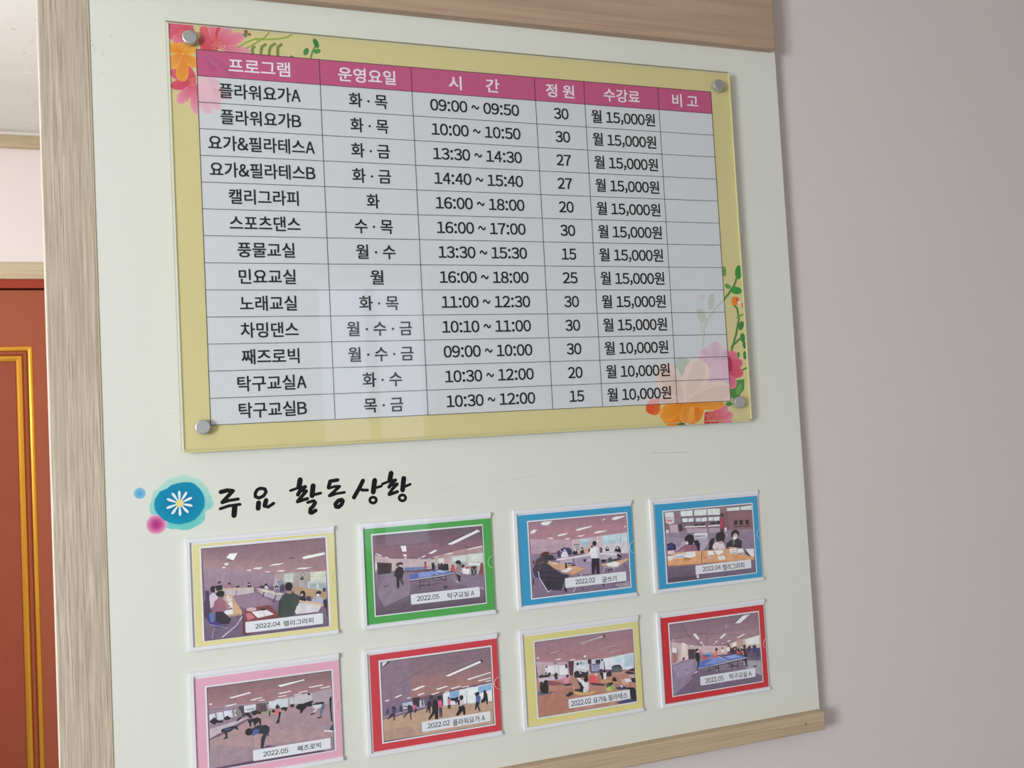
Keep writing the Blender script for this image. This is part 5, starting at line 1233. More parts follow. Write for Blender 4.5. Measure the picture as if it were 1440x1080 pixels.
['e',[208,68,80],[8.1,-8.3,2.4,4.4,6]],
['e',[208,180,184],[18.0,-4.2,2.6,2.4,6]],
['p',[76,44,52],[7.6,-15.4,23.6,-18.8,33.5,-21.8,29.4,-23.2,13.4,-20.2,7.5,-17.2]],
['p',[220,228,240],[29.9,-2.2,33.9,-0.9,35.3,-6.6,34.5,-13.8,30.0,-13.5,28.8,-6.6]],
['p',[38,34,48],[23.6,-3.1,27.7,-1.9,30.6,-4.1,30.5,-12.3,28.0,-13.8,26.7,-8.1]],
['e',[31,27,38],[32.4,-1.8,2.6,2.0,6]],
['e',[38,34,44],[26.5,1.0,3.2,1.8,6]],
['p',[46,42,48],[35.7,-4.8,41.0,-1.9,44.5,-4.2,44.5,-10.6,36.3,-10.4]],
['p',[207,150,88],[23.9,-13.2,50.1,-19.6,60.1,-22.8,45.8,-21.2,25.8,-16.2]],
['p',[42,28,36],[44.1,-16.9,47.5,-12.3,52.5,-13.5,54.2,-19.3,49.0,-19.8]],
['p',[200,160,144],[56.5,-15.0,67.5,-20.2,72.3,-26.4,64.0,-27.0]],
['p',[176,120,104],[50.5,-13.2,58.6,-15.3,60.3,-21.0,54.1,-20.2]],
['p',[216,208,216],[64.6,-18.0,72.9,-17.3,83.0,-22.4,70.4,-24.3]],
['p',[200,168,152],[73.2,-13.6,83.7,-11.4,83.7,-18.8,76.9,-19.7]],
['p',[56,44,52],[73.8,-4.5,83.9,-3.1,83.9,-8.7,75.7,-6.6]],
['p',[56,44,52],[66.3,-7.2,73.7,-6.3,83.8,-10.5,83.2,-13.2,71.3,-10.6]],
['p',[36,30,40],[77.0,-17.9,84.3,-18.9,84.4,-26.3,78.7,-23.6]],
['p',[180,192,72],[33.4,-24.5,39.7,-21.8,46.7,-23.7,48.7,-28.5,46.3,-33.7,34.1,-31.6]],
['p',[74,90,56],[33.5,-21.8,37.4,-19.3,43.8,-20.5,43.5,-25.1,39.4,-25.8,35.2,-27.5]],
['e',[44,48,38],[42.1,-22.1,4.4,2.8,6]],
['p',[154,166,60],[41.5,-25.7,47.5,-26.5,47.5,-32.9,42.6,-32.8]],
['p',[55,64,108],[50.5,-28.8,61.9,-27.7,69.9,-31.6,84.1,-37.3,84.7,-42.9,69.7,-34.3,53.3,-32.8]],
['p',[224,212,220],[57.9,-26.2,62.9,-27.8,61.7,-30.4,58.7,-29.2]],
['p',[30,27,36],[61.7,-30.4,82.3,-33.3,84.1,-37.3,85.2,-52.1,76.8,-52.8,73.3,-43.1,73.8,-34.9]],
['p',[51,64,122],[49.0,-51.9,70.8,-49.1,85.1,-53.1,85.4,-55.1,58.0,-55.5]],
['p',[200,152,80],[35.7,-52.2,43.9,-51.6,47.9,-53.2,41.6,-54.9]],
]),
dict(c=(770.8,-931.4),ins=[-96.7,-67.9,96.7,67.9],wb=[-84.3,-58.1,87.2,58.9],bb=[-82.0,-56.5,85.5,56.5],lab=[-32.3,-47.3,72.5,-33.0],tx=[('2022.05',-6.0,-40.9,34.0,7.7),('탁구교실 A',43.6,-40.7,41.9,8.9)],pic=[
['g',[127,100,118,152,112,126],[-81.3,56.3,86.2,56.7,84.9,18.6,-81.4,27.6]],
['p',[156,116,132],[-81.4,32.6,0.0,30.9,85.0,30.8,85.1,20.3,26.6,12.2,-24.9,14.5,-80.6,28.3]],
['p',[196,168,172],[-80.9,29.2,-61.3,23.3,-24.9,14.5,-26.3,-4.8,-63.2,-3.2,-82.2,-10.7]],
['p',[212,194,192],[-61.3,23.3,-51.8,21.1,-51.6,-3.1,-65.1,-3.0]],
['p',[200,168,176],[-40.4,17.0,22.4,10.1,21.4,-4.2,-41.6,0.6]],
['p',[208,180,156],[26.6,12.2,57.3,16.9,85.5,20.3,84.5,-2.1,29.9,3.2]],
['g',[143,124,152,108,88,114],[-81.6,-7.4,-29.9,-0.9,84.7,-16.0,84.8,-56.8]],
['p',[138,118,147],[-81.6,-7.4,-33.8,-0.4,-31.6,-24.3,-49.5,-55.3,-83.1,-56.2]],
['p',[152,132,158],[-81.0,-10.8,-41.9,-4.4,-43.2,-22.7,-71.0,-32.2]],
['p',[156,150,164],[44.5,-17.6,84.6,-22.9,84.7,-47.1,59.4,-35.0]],
['p',[108,90,116],[-31.5,-22.6,39.4,-32.3,43.5,-31.1,85.2,-52.3,84.8,-56.8,-82.7,-56.2,-52.1,-38.2]],
['l',[96,74,92],[0.8,-59.0,55.0,-52.4,39.0,-25.0,13.7]],
['l',[96,74,92],[0.6,-12.3,52.8,-17.0,14.3]],
['l',[96,74,92],[0.6,-81.8,32.6,-23.4,35.5,51.7,22.8]],
['p',[242,244,250],[39.5,43.8,55.1,54.1,69.5,55.1,49.1,42.7]],
['l',[76,62,80],[1.0,39.6,44.9,54.1,54.9]],
['p',[240,242,250],[-41.0,35.9,-34.7,36.2,-28.0,26.6,-32.3,26.1]],
['l',[76,62,80],[0.8,-41.4,36.0,-32.7,25.8]],
['p',[236,236,246],[-28.7,22.2,-25.1,22.5,-22.6,18.8,-26.5,18.9]],
['p',[230,230,240],[-24.3,17.3,-21.6,17.3,-20.1,15.4,-22.9,15.4]],
['p',[240,242,250],[7.8,23.4,17.9,29.7,21.8,28.9,12.5,22.2]],
['l',[76,62,80],[0.6,7.4,23.8,17.5,30.1]],
['p',[236,236,244],[-1.0,17.4,3.2,20.3,5.9,19.6,1.7,16.4]],
['p',[230,230,240],[-3.9,15.0,-1.9,16.1,-0.3,15.6,-2.4,14.2]],
['p',[236,236,244],[39.7,20.1,54.9,24.8,58.7,24.0,45.3,19.4]],
['p',[236,236,244],[21.3,16.3,27.1,18.3,29.8,17.2,24.4,15.2]],
['p',[230,230,240],[11.9,14.0,15.2,15.0,17.5,14.4,14.2,13.1]],
['p',[236,236,244],[-64.3,24.7,-58.3,24.3,-52.2,21.2,-57.6,21.2]],
['p',[230,230,240],[-46.9,18.8,-43.4,18.7,-40.4,16.7,-44.7,17.2]],
['p',[224,220,230],[-79.9,32.4,-73.9,31.0,-76.6,30.3]],
['p',[138,124,140],[18.8,42.2,24.9,43.5,29.3,42.3,22.6,39.0]],
['e',[168,152,168],[22.3,40.4,2.0,1.6,6]],
['p',[216,228,236],[-79.3,19.6,-71.3,17.6,-71.5,9.9,-79.4,12.3]],
['p',[184,144,152],[-80.2,12.4,-70.9,9.8,-70.8,-2.2,-81.2,-7.5]],
['p',[160,104,108],[-80.2,11.6,-71.9,9.6,-72.0,-2.9,-80.7,-5.9]],
['l',[138,112,128],[1.0,-70.2,17.8,-70.3,-0.6]],
['p',[87,70,78],[-51.2,13.0,-38.8,12.1,-37.0,10.1,-37.9,-3.2,-51.2,-3.1]],
['p',[69,56,64],[-49.3,11.7,-40.8,11.3,-41.4,-2.8,-49.9,-2.3]],
['e',[74,52,64],[-60.1,-0.6,2.2,2.2,6]],
['p',[192,88,120],[-29.8,5.8,-26.9,9.2,-25.0,1.8,-25.7,-1.5,-29.5,-0.3]],
['e',[208,106,128],[-27.7,8.1,1.6,1.8,6]],
['p',[138,148,180],[-25.7,3.6,-6.1,2.1,-2.4,-2.0,-24.0,0.3]],
['p',[92,116,184],[-29.9,-0.9,-10.2,-0.1,-2.6,-4.5,-24.3,-4.2]],
['l',[42,36,48],[1.2,-25.0,0.1,-12.4,-2.5]],
['p',[200,64,72],[-28.0,-1.5,-14.4,-3.3,-16.6,-6.4,-26.4,-5.8]],
['p',[232,106,60],[-4.8,-1.7,0.1,5.3,2.7,3.3,3.2,-1.9,-2.6,-4.5]],
['p',[200,60,60],[-6.5,-4.0,1.5,-3.3,5.3,-5.5,-2.8,-7.0]],
['e',[42,30,34],[1.6,6.2,2.4,2.4,6]],
['p',[220,208,160],[10.0,4.1,13.4,7.0,15.5,3.4,15.1,-1.7,10.4,-1.1]],
['e',[42,32,36],[12.8,6.8,1.4,1.6,6]],
['l',[138,144,172],[1.2,5.8,1.2,17.4,-2.9]],
['p',[223,224,226],[21.2,6.9,26.6,7.0,26.5,0.2,21.3,0.0]],
['p',[226,234,230],[32.7,13.1,39.7,12.6,39.3,7.1,32.7,7.6]],
['p',[184,140,132],[41.1,17.2,53.2,16.5,52.6,3.7,41.2,5.2]],
['p',[46,38,48],[26.8,1.9,30.1,4.9,38.3,6.4,44.1,3.9,52.4,0.3,52.3,-8.3,41.4,-6.0,27.4,-3.3]],
['e',[184,112,108],[35.9,2.4,1.8,2.0,6]],
['e',[200,184,188],[41.3,3.4,1.2,1.4,6]],
['e',[200,184,188],[46.0,1.1,1.2,1.4,6]],
['e',[46,38,48],[29.7,-0.2,2.8,3.6,6]],
['p',[184,74,68],[36.7,-2.8,39.7,-0.6,44.8,-3.0,47.4,-5.9,41.3,-6.8]],
['p',[192,80,72],[45.7,-2.3,49.8,-1.1,52.1,-4.0,48.4,-6.1]],
['p',[216,224,220],[57.2,15.2,84.5,18.7,84.3,4.8,58.6,6.4]],
['l',[106,90,92],[0.8,56.9,16.9,84.2,20.1]],
['p',[47,52,112],[59.2,1.1,66.6,5.0,68.0,-3.4,61.5,-7.8]],
['p',[50,56,114],[70.6,3.8,76.8,4.1,79.2,-4.9,73.6,-11.1,69.8,-7.1]],
['p',[58,64,120],[76.3,-2.8,82.6,-1.0,82.7,-15.7,75.3,-14.7]],
['p',[92,84,112],[59.4,-9.2,79.4,-15.3,82.3,-20.8,61.0,-15.4]],
['p',[34,36,44],[50.8,-1.2,55.1,1.7,59.0,-0.6,59.5,-12.7,57.6,-19.3,58.0,-27.9,55.5,-28.5,53.5,-19.6,50.3,-16.6,52.9,-9.2]],
['e',[74,44,48],[54.7,4.1,2.8,3.4,6]],
['p',[90,42,52],[55.1,0.8,59.0,-0.6,59.0,-9.2,55.5,-7.0]],
['l',[34,36,44],[1.79,49.7,-16.5,49.2,-22.5]],
['l',[22,20,28],[1.59,54.9,-28.5,59.0,-28.1]],
['l',[200,160,160],[1.39,50.7,-2.9,52.3,-9.1]],
['p',[74,102,184],[-30.7,-10.9,-24.6,-8.4,9.2,-6.9,22.6,-14.6,-19.5,-19.2,-37.2,-19.8]],
['p',[106,136,208],[-6.8,-7.3,9.2,-6.4,22.2,-14.6,0.5,-15.9,-23.1,-15.3]],
['p',[90,120,196],[9.2,-6.9,35.3,-6.1,58.0,-13.8,22.5,-15.3]],
['p',[134,160,220],[17.1,-7.1,35.2,-6.9,45.0,-10.8,26.8,-11.8]],
['l',[232,232,242],[0.8,-37.2,-20.1,-11.6,-19.4,22.4,-16.7,58.0,-14.5]],
['l',[36,34,46],[1.39,-37.3,-21.5,22.3,-18.3,57.7,-15.9]],
['l',[223,224,238],[0.8,3.7,-5.0,22.9,-15.7]],
['l',[58,70,132],[1.2,3.4,-3.6,22.6,-14.6]],
['p',[216,80,74],[-8.5,-4.1,5.3,-4.9,-2.8,-6.8]],
['l',[36,32,44],[1.39,3.3,-18.9,3.1,-29.9]],
['l',[36,32,44],[1.39,-7.7,-19.9,3.9,-23.7]],
['l',[36,32,44],[1.2,-16.0,-24.7,2.9,-24.2]],
['l',[36,32,44],[1.2,-15.3,-20.6,-15.8,-28.1]],
['l',[36,32,44],[1.39,40.1,-17.8,39.5,-30.6]],
['l',[36,32,44],[1.2,20.3,-18.6,37.8,-26.1]],
['l',[36,32,44],[1.2,29.3,-18.9,28.5,-29.1]],
['l',[36,32,44],[1.2,21.8,-24.8,39.9,-24.6]],
['l',[220,220,228],[1.2,-0.7,-26.8,-0.0,-28.6]],
['p',[36,34,42],[-38.3,5.3,-33.3,7.1,-30.6,4.2,-30.5,-2.5,-31.5,-9.1,-35.3,-20.4,-37.3,-21.8,-34.9,-10.3,-38.1,-4.9]],
['e',[29,26,32],[-34.7,9.5,3.0,2.8,6]],
['e',[216,204,208],[-33.7,7.3,1.8,1.6,6]],
['l',[42,38,50],[1.79,-31.5,4.4,-30.6,-4.2]],
['l',[36,34,42],[1.59,-32.4,-7.3,-35.5,-18.7]],
['l',[220,216,224],[1.39,-40.5,-25.1,-37.5,-24.5]],
['p',[52,48,58],[-49.2,-29.9,-36.1,-26.4,-33.7,-26.0,-45.8,-31.1]],
['p',[74,60,76],[-59.5,-19.5,-53.6,-18.2,-55.7,-20.0]],
['p',[47,42,52],[68.0,-30.1,74.2,-29.3,74.8,-31.9,69.9,-31.6]],
]),
]

S = 0.001136
ZB = 11 * S            # board face (y)
ZW = 29 * S            # face of the wall behind the board
def Z(v): return V0 + v * MM

# ------------------------------------------------------------------ the setting
CX, CY, EYE = CAM['loc'][0], CAM['loc'][1], 1.5
YF = CY + 3.7          # far wall of the hall
CEIL = EYE + 1.145
XL, XR, YR = -2.3, 2.7, -3.2
we = -0.2024
st = dict(kind='structure')
tag(boxobj('floor', M['floor'], None, XL-.1, XR+.1, YR-.1, YF+.1, -0.1, 0.0), **st)
cl = tag(boxobj('ceiling', M['creamwall'], None, XL-.1, XR+.1, YR-.1, YF+.1, CEIL+.012, CEIL+.1), **st)
tag(boxobj('wall_back', M['linen'], None, we+.006, XR+.1, ZW, ZW+.14, 0.0, CEIL+.012), **st)
tag(boxobj('wall_right', M['linen'], None, XR, XR+.1, YR, ZW, 0.0, CEIL+.012), **st)
boxes = [(XL-.1, XL, YR, -2.75, 0, CEIL+.012), (XL-.1, XL, -1.65, YF, 0, CEIL+.012), (XL-.1, XL, -2.75, -1.65, 0, 1.05), (XL-.1, XL, -2.75, -1.65, 2.15, CEIL+.012)]
bm = bmesh.new()
for b in boxes: box(bm, *b)
tag(link('wall_left', bm, M['creamwall']), **st)
bm = bmesh.new()
for b in [(XL, 0.6, YR-.1, YR, 0, CEIL+.012),
          (1.2, XR, YR-.1, YR, 0, CEIL+.012), (0.6, 1.2, YR-.1, YR, 0, 0.9), (0.6, 1.2, YR-.1, YR, 2.3, CEIL+.012)]: box(bm, *b)
tag(link('wall_front', bm, M['creamwall']), **st)
# hall's far wall, with the door's opening
DX1, DX0, DTOP = CX - 0.30, CX - 1.16, EYE + 0.619
bm = bmesh.new()
box(bm, XL, DX0, YF, YF+.1, 0, CEIL+.012); box(bm, DX1, we+.14, YF, YF+.1, 0, CEIL+.012); box(bm, DX0, DX1, YF, YF+.1, DTOP, CEIL+.012)
tag(link('wall_far', bm, M['hallwall']), **st)
tag(boxobj('wall_side', M['hallwall'], None, we+.04, we+.14, ZW+.14, YF, 0, CEIL+.012), **st)
# white corner bead along the wall's end, behind the stile
tag(boxobj('trim_1', M['plaster'], None, we, we+.006, ZW-.002, ZW+.142, 0, CEIL), **st)
# crown moulding and oak lintel on the far wall
bm = bmesh.new(); box(bm, XL, we+.04, YF-.022, YF, EYE+1.087, EYE+1.131, .003); tag(link('trim_2', bm, M['oak']), **st)
bm = bmesh.new(); box(bm, XL, we+.04, YF-.010, YF, EYE+1.131, CEIL); tag(link('trim_3', bm, M['plaster']), **st)
bm = bmesh.new(); box(bm, DX0-.06, DX1+.06, YF-.02, YF, EYE+.619, EYE+.678, .002)
box(bm, DX0-.06, DX0, YF-.02, YF, 0, EYE+.619, .002); box(bm, DX1, DX1+.06, YF-.02, YF, 0, EYE+.619, .002)
tag(link('trim_4', bm, M['oak']), **st)
# ceiling boards of the hall, one by one
nx0, ny = -2.28, 5
k = 0; tile = None
for iy in range(8):
    y1 = YF - 0.005 - iy * 0.60; y0 = y1 - 0.597
    for ix in range(4):
        x1 = we + 0.032 - ix * 0.60; x0 = max(x1 - 0.597, XL + .002)
        if y0 < ZW + .15 and x1 > we - 0.01 and y1 > ZW - .005: y0_ = max(y0, ZW + .15)
        else: y0_ = y0
        if y1 - y0_ < .05 or x1 - x0 < .05: continue
        bm = bmesh.new(); box(bm, x0, x1, y0_, y1, CEIL, CEIL + .012, .0015); link('ceiling_panel', bm, M['tile'], cl)
# windows
def window(name, horizontal, a0, a1, z0, z1, p):
    w = empty(name, (0, 0, 0), kind='structure'); bm = bmesh.new()
    def bb(u0, u1, v0, v1, d0, d1, B):
        if horizontal: box(B, u0, u1, d0, d1, v0, v1, .004)
        else: box(B, d0, d1, u0, u1, v0, v1, .004)
    for u0, u1, v0, v1 in ((a0, a1, z0, z0+.05), (a0, a1, z1-.05, z1), (a0, a0+.05, z0+.05, z1-.05), (a1-.05, a1, z0+.05, z1-.05), ((a0+a1)/2-.025, (a0+a1)/2+.025, z0+.05, z1-.05)):
        bb(u0, u1, v0, v1, p-.03, p+.03, bm)
    link('window_frame', bm, M['alu'], w)
    bm = bmesh.new(); bb(a0+.05, a1-.05, z0+.05, z1-.05, p-.003, p+.003, bm); link('pane', M['glass'] and bm, M['glass'], w)
window('window_1', False, -2.75, -1.65, 1.05, 2.15, XL-.05)
window('window_2', True, 0.6, 1.2, 0.9, 2.3, YR-.05)
# door at the end of the hall
D = empty('door_1', (0, 0, 0), kind='structure')
yl = YF + 0.02
bm = bmesh.new(); box(bm, DX0, DX1, YF-.012, YF+.06, EYE+.588, EYE+.619, .001); box(bm, DX0, DX0+.03, YF-.012, YF+.06, 0, EYE+.588, .001); box(bm, DX1-.03, DX1, YF-.012, YF+.06, 0, EYE+.588, .001)
link('door_frame', bm, M['doorframe'], D)
boxobj('door_gap', M['dark'], D, DX0+.03, DX1-.03, YF+.02, YF+.06, 0.0, EYE+.588)
lx0, lx1, lt = DX0+.034, DX1-.034, EYE+.581
boxobj('door_leaf', M['door'], D, lx0, lx1, YF-.005, YF+.02, 0.008, lt, bev=.001)
ox1 = CX - 0.437; ox0 = lx0 + (lx1 - ox1) ; oz1 = EYE + .383; oz0 = 0.20
def frame(name, m, x0, x1, z0, z1, w, d0, d1, bev):
    bm = bmesh.new()
    # mitred ring with a rounded profile
    prof = [(0, d0), (w*.18, d0+(d1-d0)*.75), (w*.5, d1), (w*.82, d0+(d1-d0)*.75), (w, d0)]
    rings = []
    for o_, d_h in prof:
        rings.append([bm.verts.new((x, YF-.005-d_h, z)) for x, z in ((x0+o_, z0+o_), (x1-o_, z0+o_), (x1-o_, z1-o_), (x0+o_, z1-o_))])
    for a, b in zip(rings, rings[1:]):
        for i in range(4): bm.faces.new((a[i], a[(i+1) % 4], b[(i+1) % 4], b[i]))
    bmesh.ops.recalc_face_normals(bm, faces=bm.faces)
    return link(name, bm, m, D)
frame('outer_gold_moulding', M['gold'], ox0, ox1, oz0, oz1, .018, 0, .006, 0)
frame('brown_moulding', M['door'], ox0+.018, ox1-.018, oz0+.018, oz1-.018, .014, 0, .010, 0)
frame('inner_gold_moulding', M['gold'], ox0+.031, ox1-.031, oz0+.031, oz1-.031, .026, 0, .012, 0)
boxobj('raised_panel', M['doorpanel'], D, ox0+.056, ox1-.056, YF-.009, YF-.0045, oz0+.056, oz1-.056, bev=.001)

# ------------------------------------------------------------------ the notice board
bx1 = G['board'][0] * MM
s0, s1 = G['stile'][0] * MM, G['stile'][1] * MM
rb1, rbt, rbb = G['rail_bot'][0]*MM, Z(G['rail_bot'][1]), Z(G['rail_bot'][2])
rt1, rtz = G['rail_top'][0]*MM, Z(G['rail_top'][1])
TOP = rtz + 0.19
YFr = -4 * S
nb = empty('notice_board', (0.4, ZW, rbb), 'large off-white notice board with oak edging fixed to the pinkish grey wall', 'notice board')
def onb(o): o.parent = nb; o.matrix_parent_inverse = Matrix.Translation(nb.location).inverted(); return o
onb(boxobj('board_panel', M['board'], None, s0+.03, bx1, ZB, ZW, rbb+.003, rtz+.02, bev=.0004))
bm = bmesh.new(); box(bm, s0, s1, 9*S, ZW, 0.62, TOP + .22, .0012); o = onb(link('stile', bm, M['stile'])); o['label'] = 'grey oak upright along the left edge'
bm = bmesh.new(); box(bm, s1-.0006, s1+.0010, 9*S+.0006, ZB, rbt, rtz); onb(link('edge_band', bm, M['lam_edge']))
bm = bmesh.new(); box(bm, s1+.0012, rt1, YFr, ZW, rtz, TOP, .0025); o = onb(link('top_rail', bm, M['toprail'])); o['label'] = 'brown oak top rail'
bm = bmesh.new(); box(bm, s1+.0012, rb1, YFr, ZW, rbb, rbt, .003); o = onb(link('bottom_rail', bm, M['rail'])); o['label'] = 'tan oak bottom rail'
bm = bmesh.new(); bmesh.ops.create_circle(bm, cap_ends=True, segments=10, radius=.0022, matrix=Matrix.Translation((G['nail'][0]*MM, YFr-.0001, Z(G['nail'][1]))) @ Matrix.Rotation(math.pi/2, 4, 'X')); onb(link('nail_hole', bm, M['stain']))
pr = Print(0.05, 0.005)
mk = G['marks']; c = lin('#cbc6bc')
for i, w in ((0, .5), (1, .5), (3, .6), (4, 1.0), (5, .5), (7, 1.6)): pr.stroke(w, [tuple(mk[i]), tuple(mk[i+1])], lin('#d4cfc6'))
o = onb(pr.build('tape_residue')); o['kind'] = 'stuff'; o.location = (0, ZB, V0)
pr = Print(0.05, 0.005)
for x, v in G['spots']:
    for q in range(3): pr.shape(['e', [168, 156, 128], [x + random.uniform(-2, 2), v + random.uniform(-3, 3), random.uniform(.3, .8), random.uniform(.2, .5), random.uniform(0, 90)]])
o = onb(pr.build('fleck')); o['kind'] = 'stuff'; o.location = (0, ZB, V0)
x, v = G['wallmark']
wm = boxobj('scuff_mark', M['lam_edge'], bpy.data.objects['wall_back'], x*MM-.004, x*MM+.003, ZW-.0006, ZW, Z(v)-.0015, Z(v)+.001, bev=.0003)

# heading: brushed vinyl letters, each a letter of its own
hd = empty('heading_lettering', (G['marks'][0][0]*MM*0.9, ZB, Z(-640)), 'black brush-written Korean heading on the board beside the blue daisy emblem', 'lettering')
for strokes in LETTERS:
    p = Print(0.12, 0.002)
    for a in strokes:
        pts = [(a[i], a[i+1]) for i in range(1, len(a), 2)]
        p.stroke(a[0], pts, lin('#1c1a1d'))
    o = p.build('letter', hd, M['ink']); o.matrix_parent_inverse = Matrix.Translation(hd.location).inverted(); o.location = (0, ZB, V0)
# watercolour emblem
E = EMBLEM
em = empty('daisy_emblem', (E['cen'][0]*MM, ZB, Z(E['cen'][1])), 'round teal watercolour emblem with a white daisy left of the heading', 'emblem')
def onem(o): o.parent = em; o.matrix_parent_inverse = Matrix.Translation(em.location).inverted(); o.location = (0, ZB, V0); return o
def ragged(flat, amp, n=5):
    P = [(flat[i], flat[i+1]) for i in range(0, len(flat), 2)]; out = []
    for i in range(len(P)):
        a, b, c_, d = P[i-1], P[i], P[(i+1) % len(P)], P[(i+2) % len(P)]
        for k in range(n):
            t = k / n
            q = [0.5*((2*b[j]) + (-a[j]+c_[j])*t + (2*a[j]-5*b[j]+4*c_[j]-d[j])*t*t + (-a[j]+3*b[j]-3*c_[j]+d[j])*t**3) for j in range(2)]
            out.append((q[0] + random.uniform(-amp, amp), q[1] + random.uniform(-amp, amp)))
    return out
ex, ez = E['cen']
def vgrad(p, cx, cz, rim, top, bot, cent):
    """blend that also runs from top to bottom"""
    zs = [q[1] for q in rim]; lo, hi = min(zs), max(zs); b = len(p.v)
    p.v.append((cx*MM, -p.z*MM, cz*MM)); p.c.append(cent)
    for x, z_ in rim:
        t = (z_-lo)/(hi-lo); p.v.append((x*MM, -p.z*MM, z_*MM)); p.c.append(tuple(bot[j]+(top[j]-bot[j])*t for j in range(3)))
    n = len(rim)
    for i in range(n): p.f.append([b, b+1+i, b+1+(i+1) % n])
    p.z += p.step
p = Print(0.05, .004); vgrad(p, ex+2, ez-3, ragged(E['pale'], .45), lin('#bfe3d4'), lin('#6fcfcb'), lin('#3fb7bd')); onem(p.build('pale_splash'))
p = Print(0.08, .004); vgrad(p, ex, ez-3, ragged(E['blue'], .22), lin('#008fb4'), lin('#0094b4'), lin('#0072ac')); onem(p.build('blue_splash'))
def disc(cx, cz, r, amp, n=40): return [(cx + (r+random.uniform(-amp, amp))*math.cos(2*math.pi*i/n), cz + (r+random.uniform(-amp, amp))*math.sin(2*math.pi*i/n)) for i in range(n)]
p = Print(0.065, .002); x, z_, r = E['pink']; p.fan(x, z_, disc(x, z_, r, .3), lin('#a02a78'), lin('#e8c4d6'), [(.45, lin('#c84c94')), (.8, lin('#dc88b4'))]); onem(p.build('pink_blot'))
p = Print(0.065, .002); x, z_, r = E['dot']; p.fan(x, z_, disc(x, z_, r, .15), lin('#4f9fd0'), lin('#86c4e2')); onem(p.build('light_blue_dot'))
tips = E['tips']
for i in range(10):
    p = Print(0.11 + i*.004, .001); a = [ex, ez, tips[2*i], tips[2*i+1], E['pw']]
    tx, tz = tips[2*i], tips[2*i+1]; dx, dz = tx-ex, tz-ez; L = math.hypot(dx, dz); ux, uz = dx/L, dz/L
    P = [(ex+ux*L*t - uz*E['pw']*h, ez+uz*L*t + ux*E['pw']*h) for t, h in [(.2, .2), (.5, .38), (.75, .5), (.92, .4), (1, .12), (1, -.12), (.92, -.4), (.75, -.5), (.5, -.38), (.2, -.2)]]
    p.poly(P, [lin('#e6f2f8')] * len(P)); onem(p.build('petal'))
p = Print(0.18, .002); p.fan(ex, ez, disc(ex, ez, E['cr'], .1), lin('#efdf8e'), lin('#e8d88c')); onem(p.build('flower_centre'))

# ------------------------------------------------------------------ the acrylic sign and its schedule
F = G['plate_front']; B = G['plate_back']
sx, sz = (F[0]+F[2])/2, F[1]
sg = empty('acrylic_sign_frame', (sx*MM, 0, Z(sz)), 'clear acrylic sandwich panel held by four steel caps on the board', 'sign frame')
def rel(o, root): o.parent = root; o.matrix_parent_inverse = Matrix.Translation(root.location).inverted(); return o
yf0, yf1 = -3.6*S, -0.7*S
rel(boxobj('front_panel', M['acr'], None, F[0]*MM, F[2]*MM, yf0, yf1, Z(F[1]), Z(F[3])), sg)
rel(boxobj('back_panel', mat('back_acrylic', '#e6dfa6', .3), None, B[0]*MM, B[2]*MM, 0.9*S, 4*S, Z(B[1]), Z(B[3])), sg)
w = 1.1  # opaque strips that paint the light caught in the acrylic's edges
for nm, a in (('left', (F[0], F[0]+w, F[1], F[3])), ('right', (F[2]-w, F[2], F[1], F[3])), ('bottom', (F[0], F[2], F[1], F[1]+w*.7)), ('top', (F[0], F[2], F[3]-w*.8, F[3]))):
    o = rel(boxobj('edge_glow_strip', M['edge'] if nm in ('right', 'bottom') else mat('grey_edge_light', '#c9c8b8' if nm == 'left' else '#a6a48c', .2), None, a[0]*MM, a[1]*MM, yf0-.0001, yf1+.0001, Z(a[2]), Z(a[3])), sg)
for x, v in G['pins']:
    o = bpy.data.objects.new('steel_cap', None)
    bm = bmesh.new()
    prof = [(0, -6.6), (8.6, -6.6), (9.5, -6.1), (9.9, -5.4), (9.9, 0.0), (3.0, 0.0), (3.0, 0.1)]
    n = 40; rings = []
    for r, d in prof:
        rings.append([bm.verts.new((x*MM + r*MM*math.cos(2*math.pi*i/n), yf0 + d*MM - .00015, Z(v) + r*MM*math.sin(2*math.pi*i/n))) for i in range(n)] if r else None)
    cv = bm.verts.new((x*MM, yf0 - 6.6*MM - .00015, Z(v)))
    for i in range(n): bm.faces.new((cv, rings[1][i], rings[1][(i+1) % n]))
    for a, b in zip(rings[1:], rings[2:]):
        for i in range(n): bm.faces.new((a[i], a[(i+1) % n], b[(i+1) % n], b[i]))
    bmesh.ops.recalc_face_normals(bm, faces=bm.faces)
    capo = rel(link('steel_cap', bm, M['steel']), sg)
    bm = bmesh.new(); bmesh.ops.create_cone(bm, cap_ends=True, segments=24, radius1=.0075, radius2=.0075, depth=ZB-4*S-.0006, matrix=Matrix.Translation((x*MM, (ZB+4*S)/2, Z(v))) @ Matrix.Rotation(math.pi/2, 4, 'X'))
    rel(link('standoff_barrel', bm, M['steel']), sg)
    bpy.data.objects.remove(o)
ps = empty('schedule_poster', (sx*MM, 0.5*S, Z(B[1])), 'yellow floral poster with a pink-headed class timetable behind the acrylic', 'poster')
y0 = -0.45 * S
rel(boxobj('poster_sheet', M['yellow'], None, B[0]*MM, B[2]*MM, 0.25*S, 0.85*S, Z(B[1]), Z(B[3])), ps)
rect = (B[0]+.1, B[1]+.1, B[2]-.1, B[3]-.1)
for part in (FLOWERS, FLOWERS_LOW):
    p = Print(0, 0.0012, rect, 1.08)
    for r in part: p.shape(r)
    o = rel(p.build('floral_print'), ps); o.location = (0, 0.25*S-.00003, V0)
x0, x1, z1, zh, z0 = GX[0], GX[-1], GY[0], GY[1], GY[-1]
YP = 0.25*S - .00045
rel(boxobj('table_panel', M['panel'], None, x0*MM, x1*MM, YP, 0.25*S, Z(z0), Z(zh)), ps)
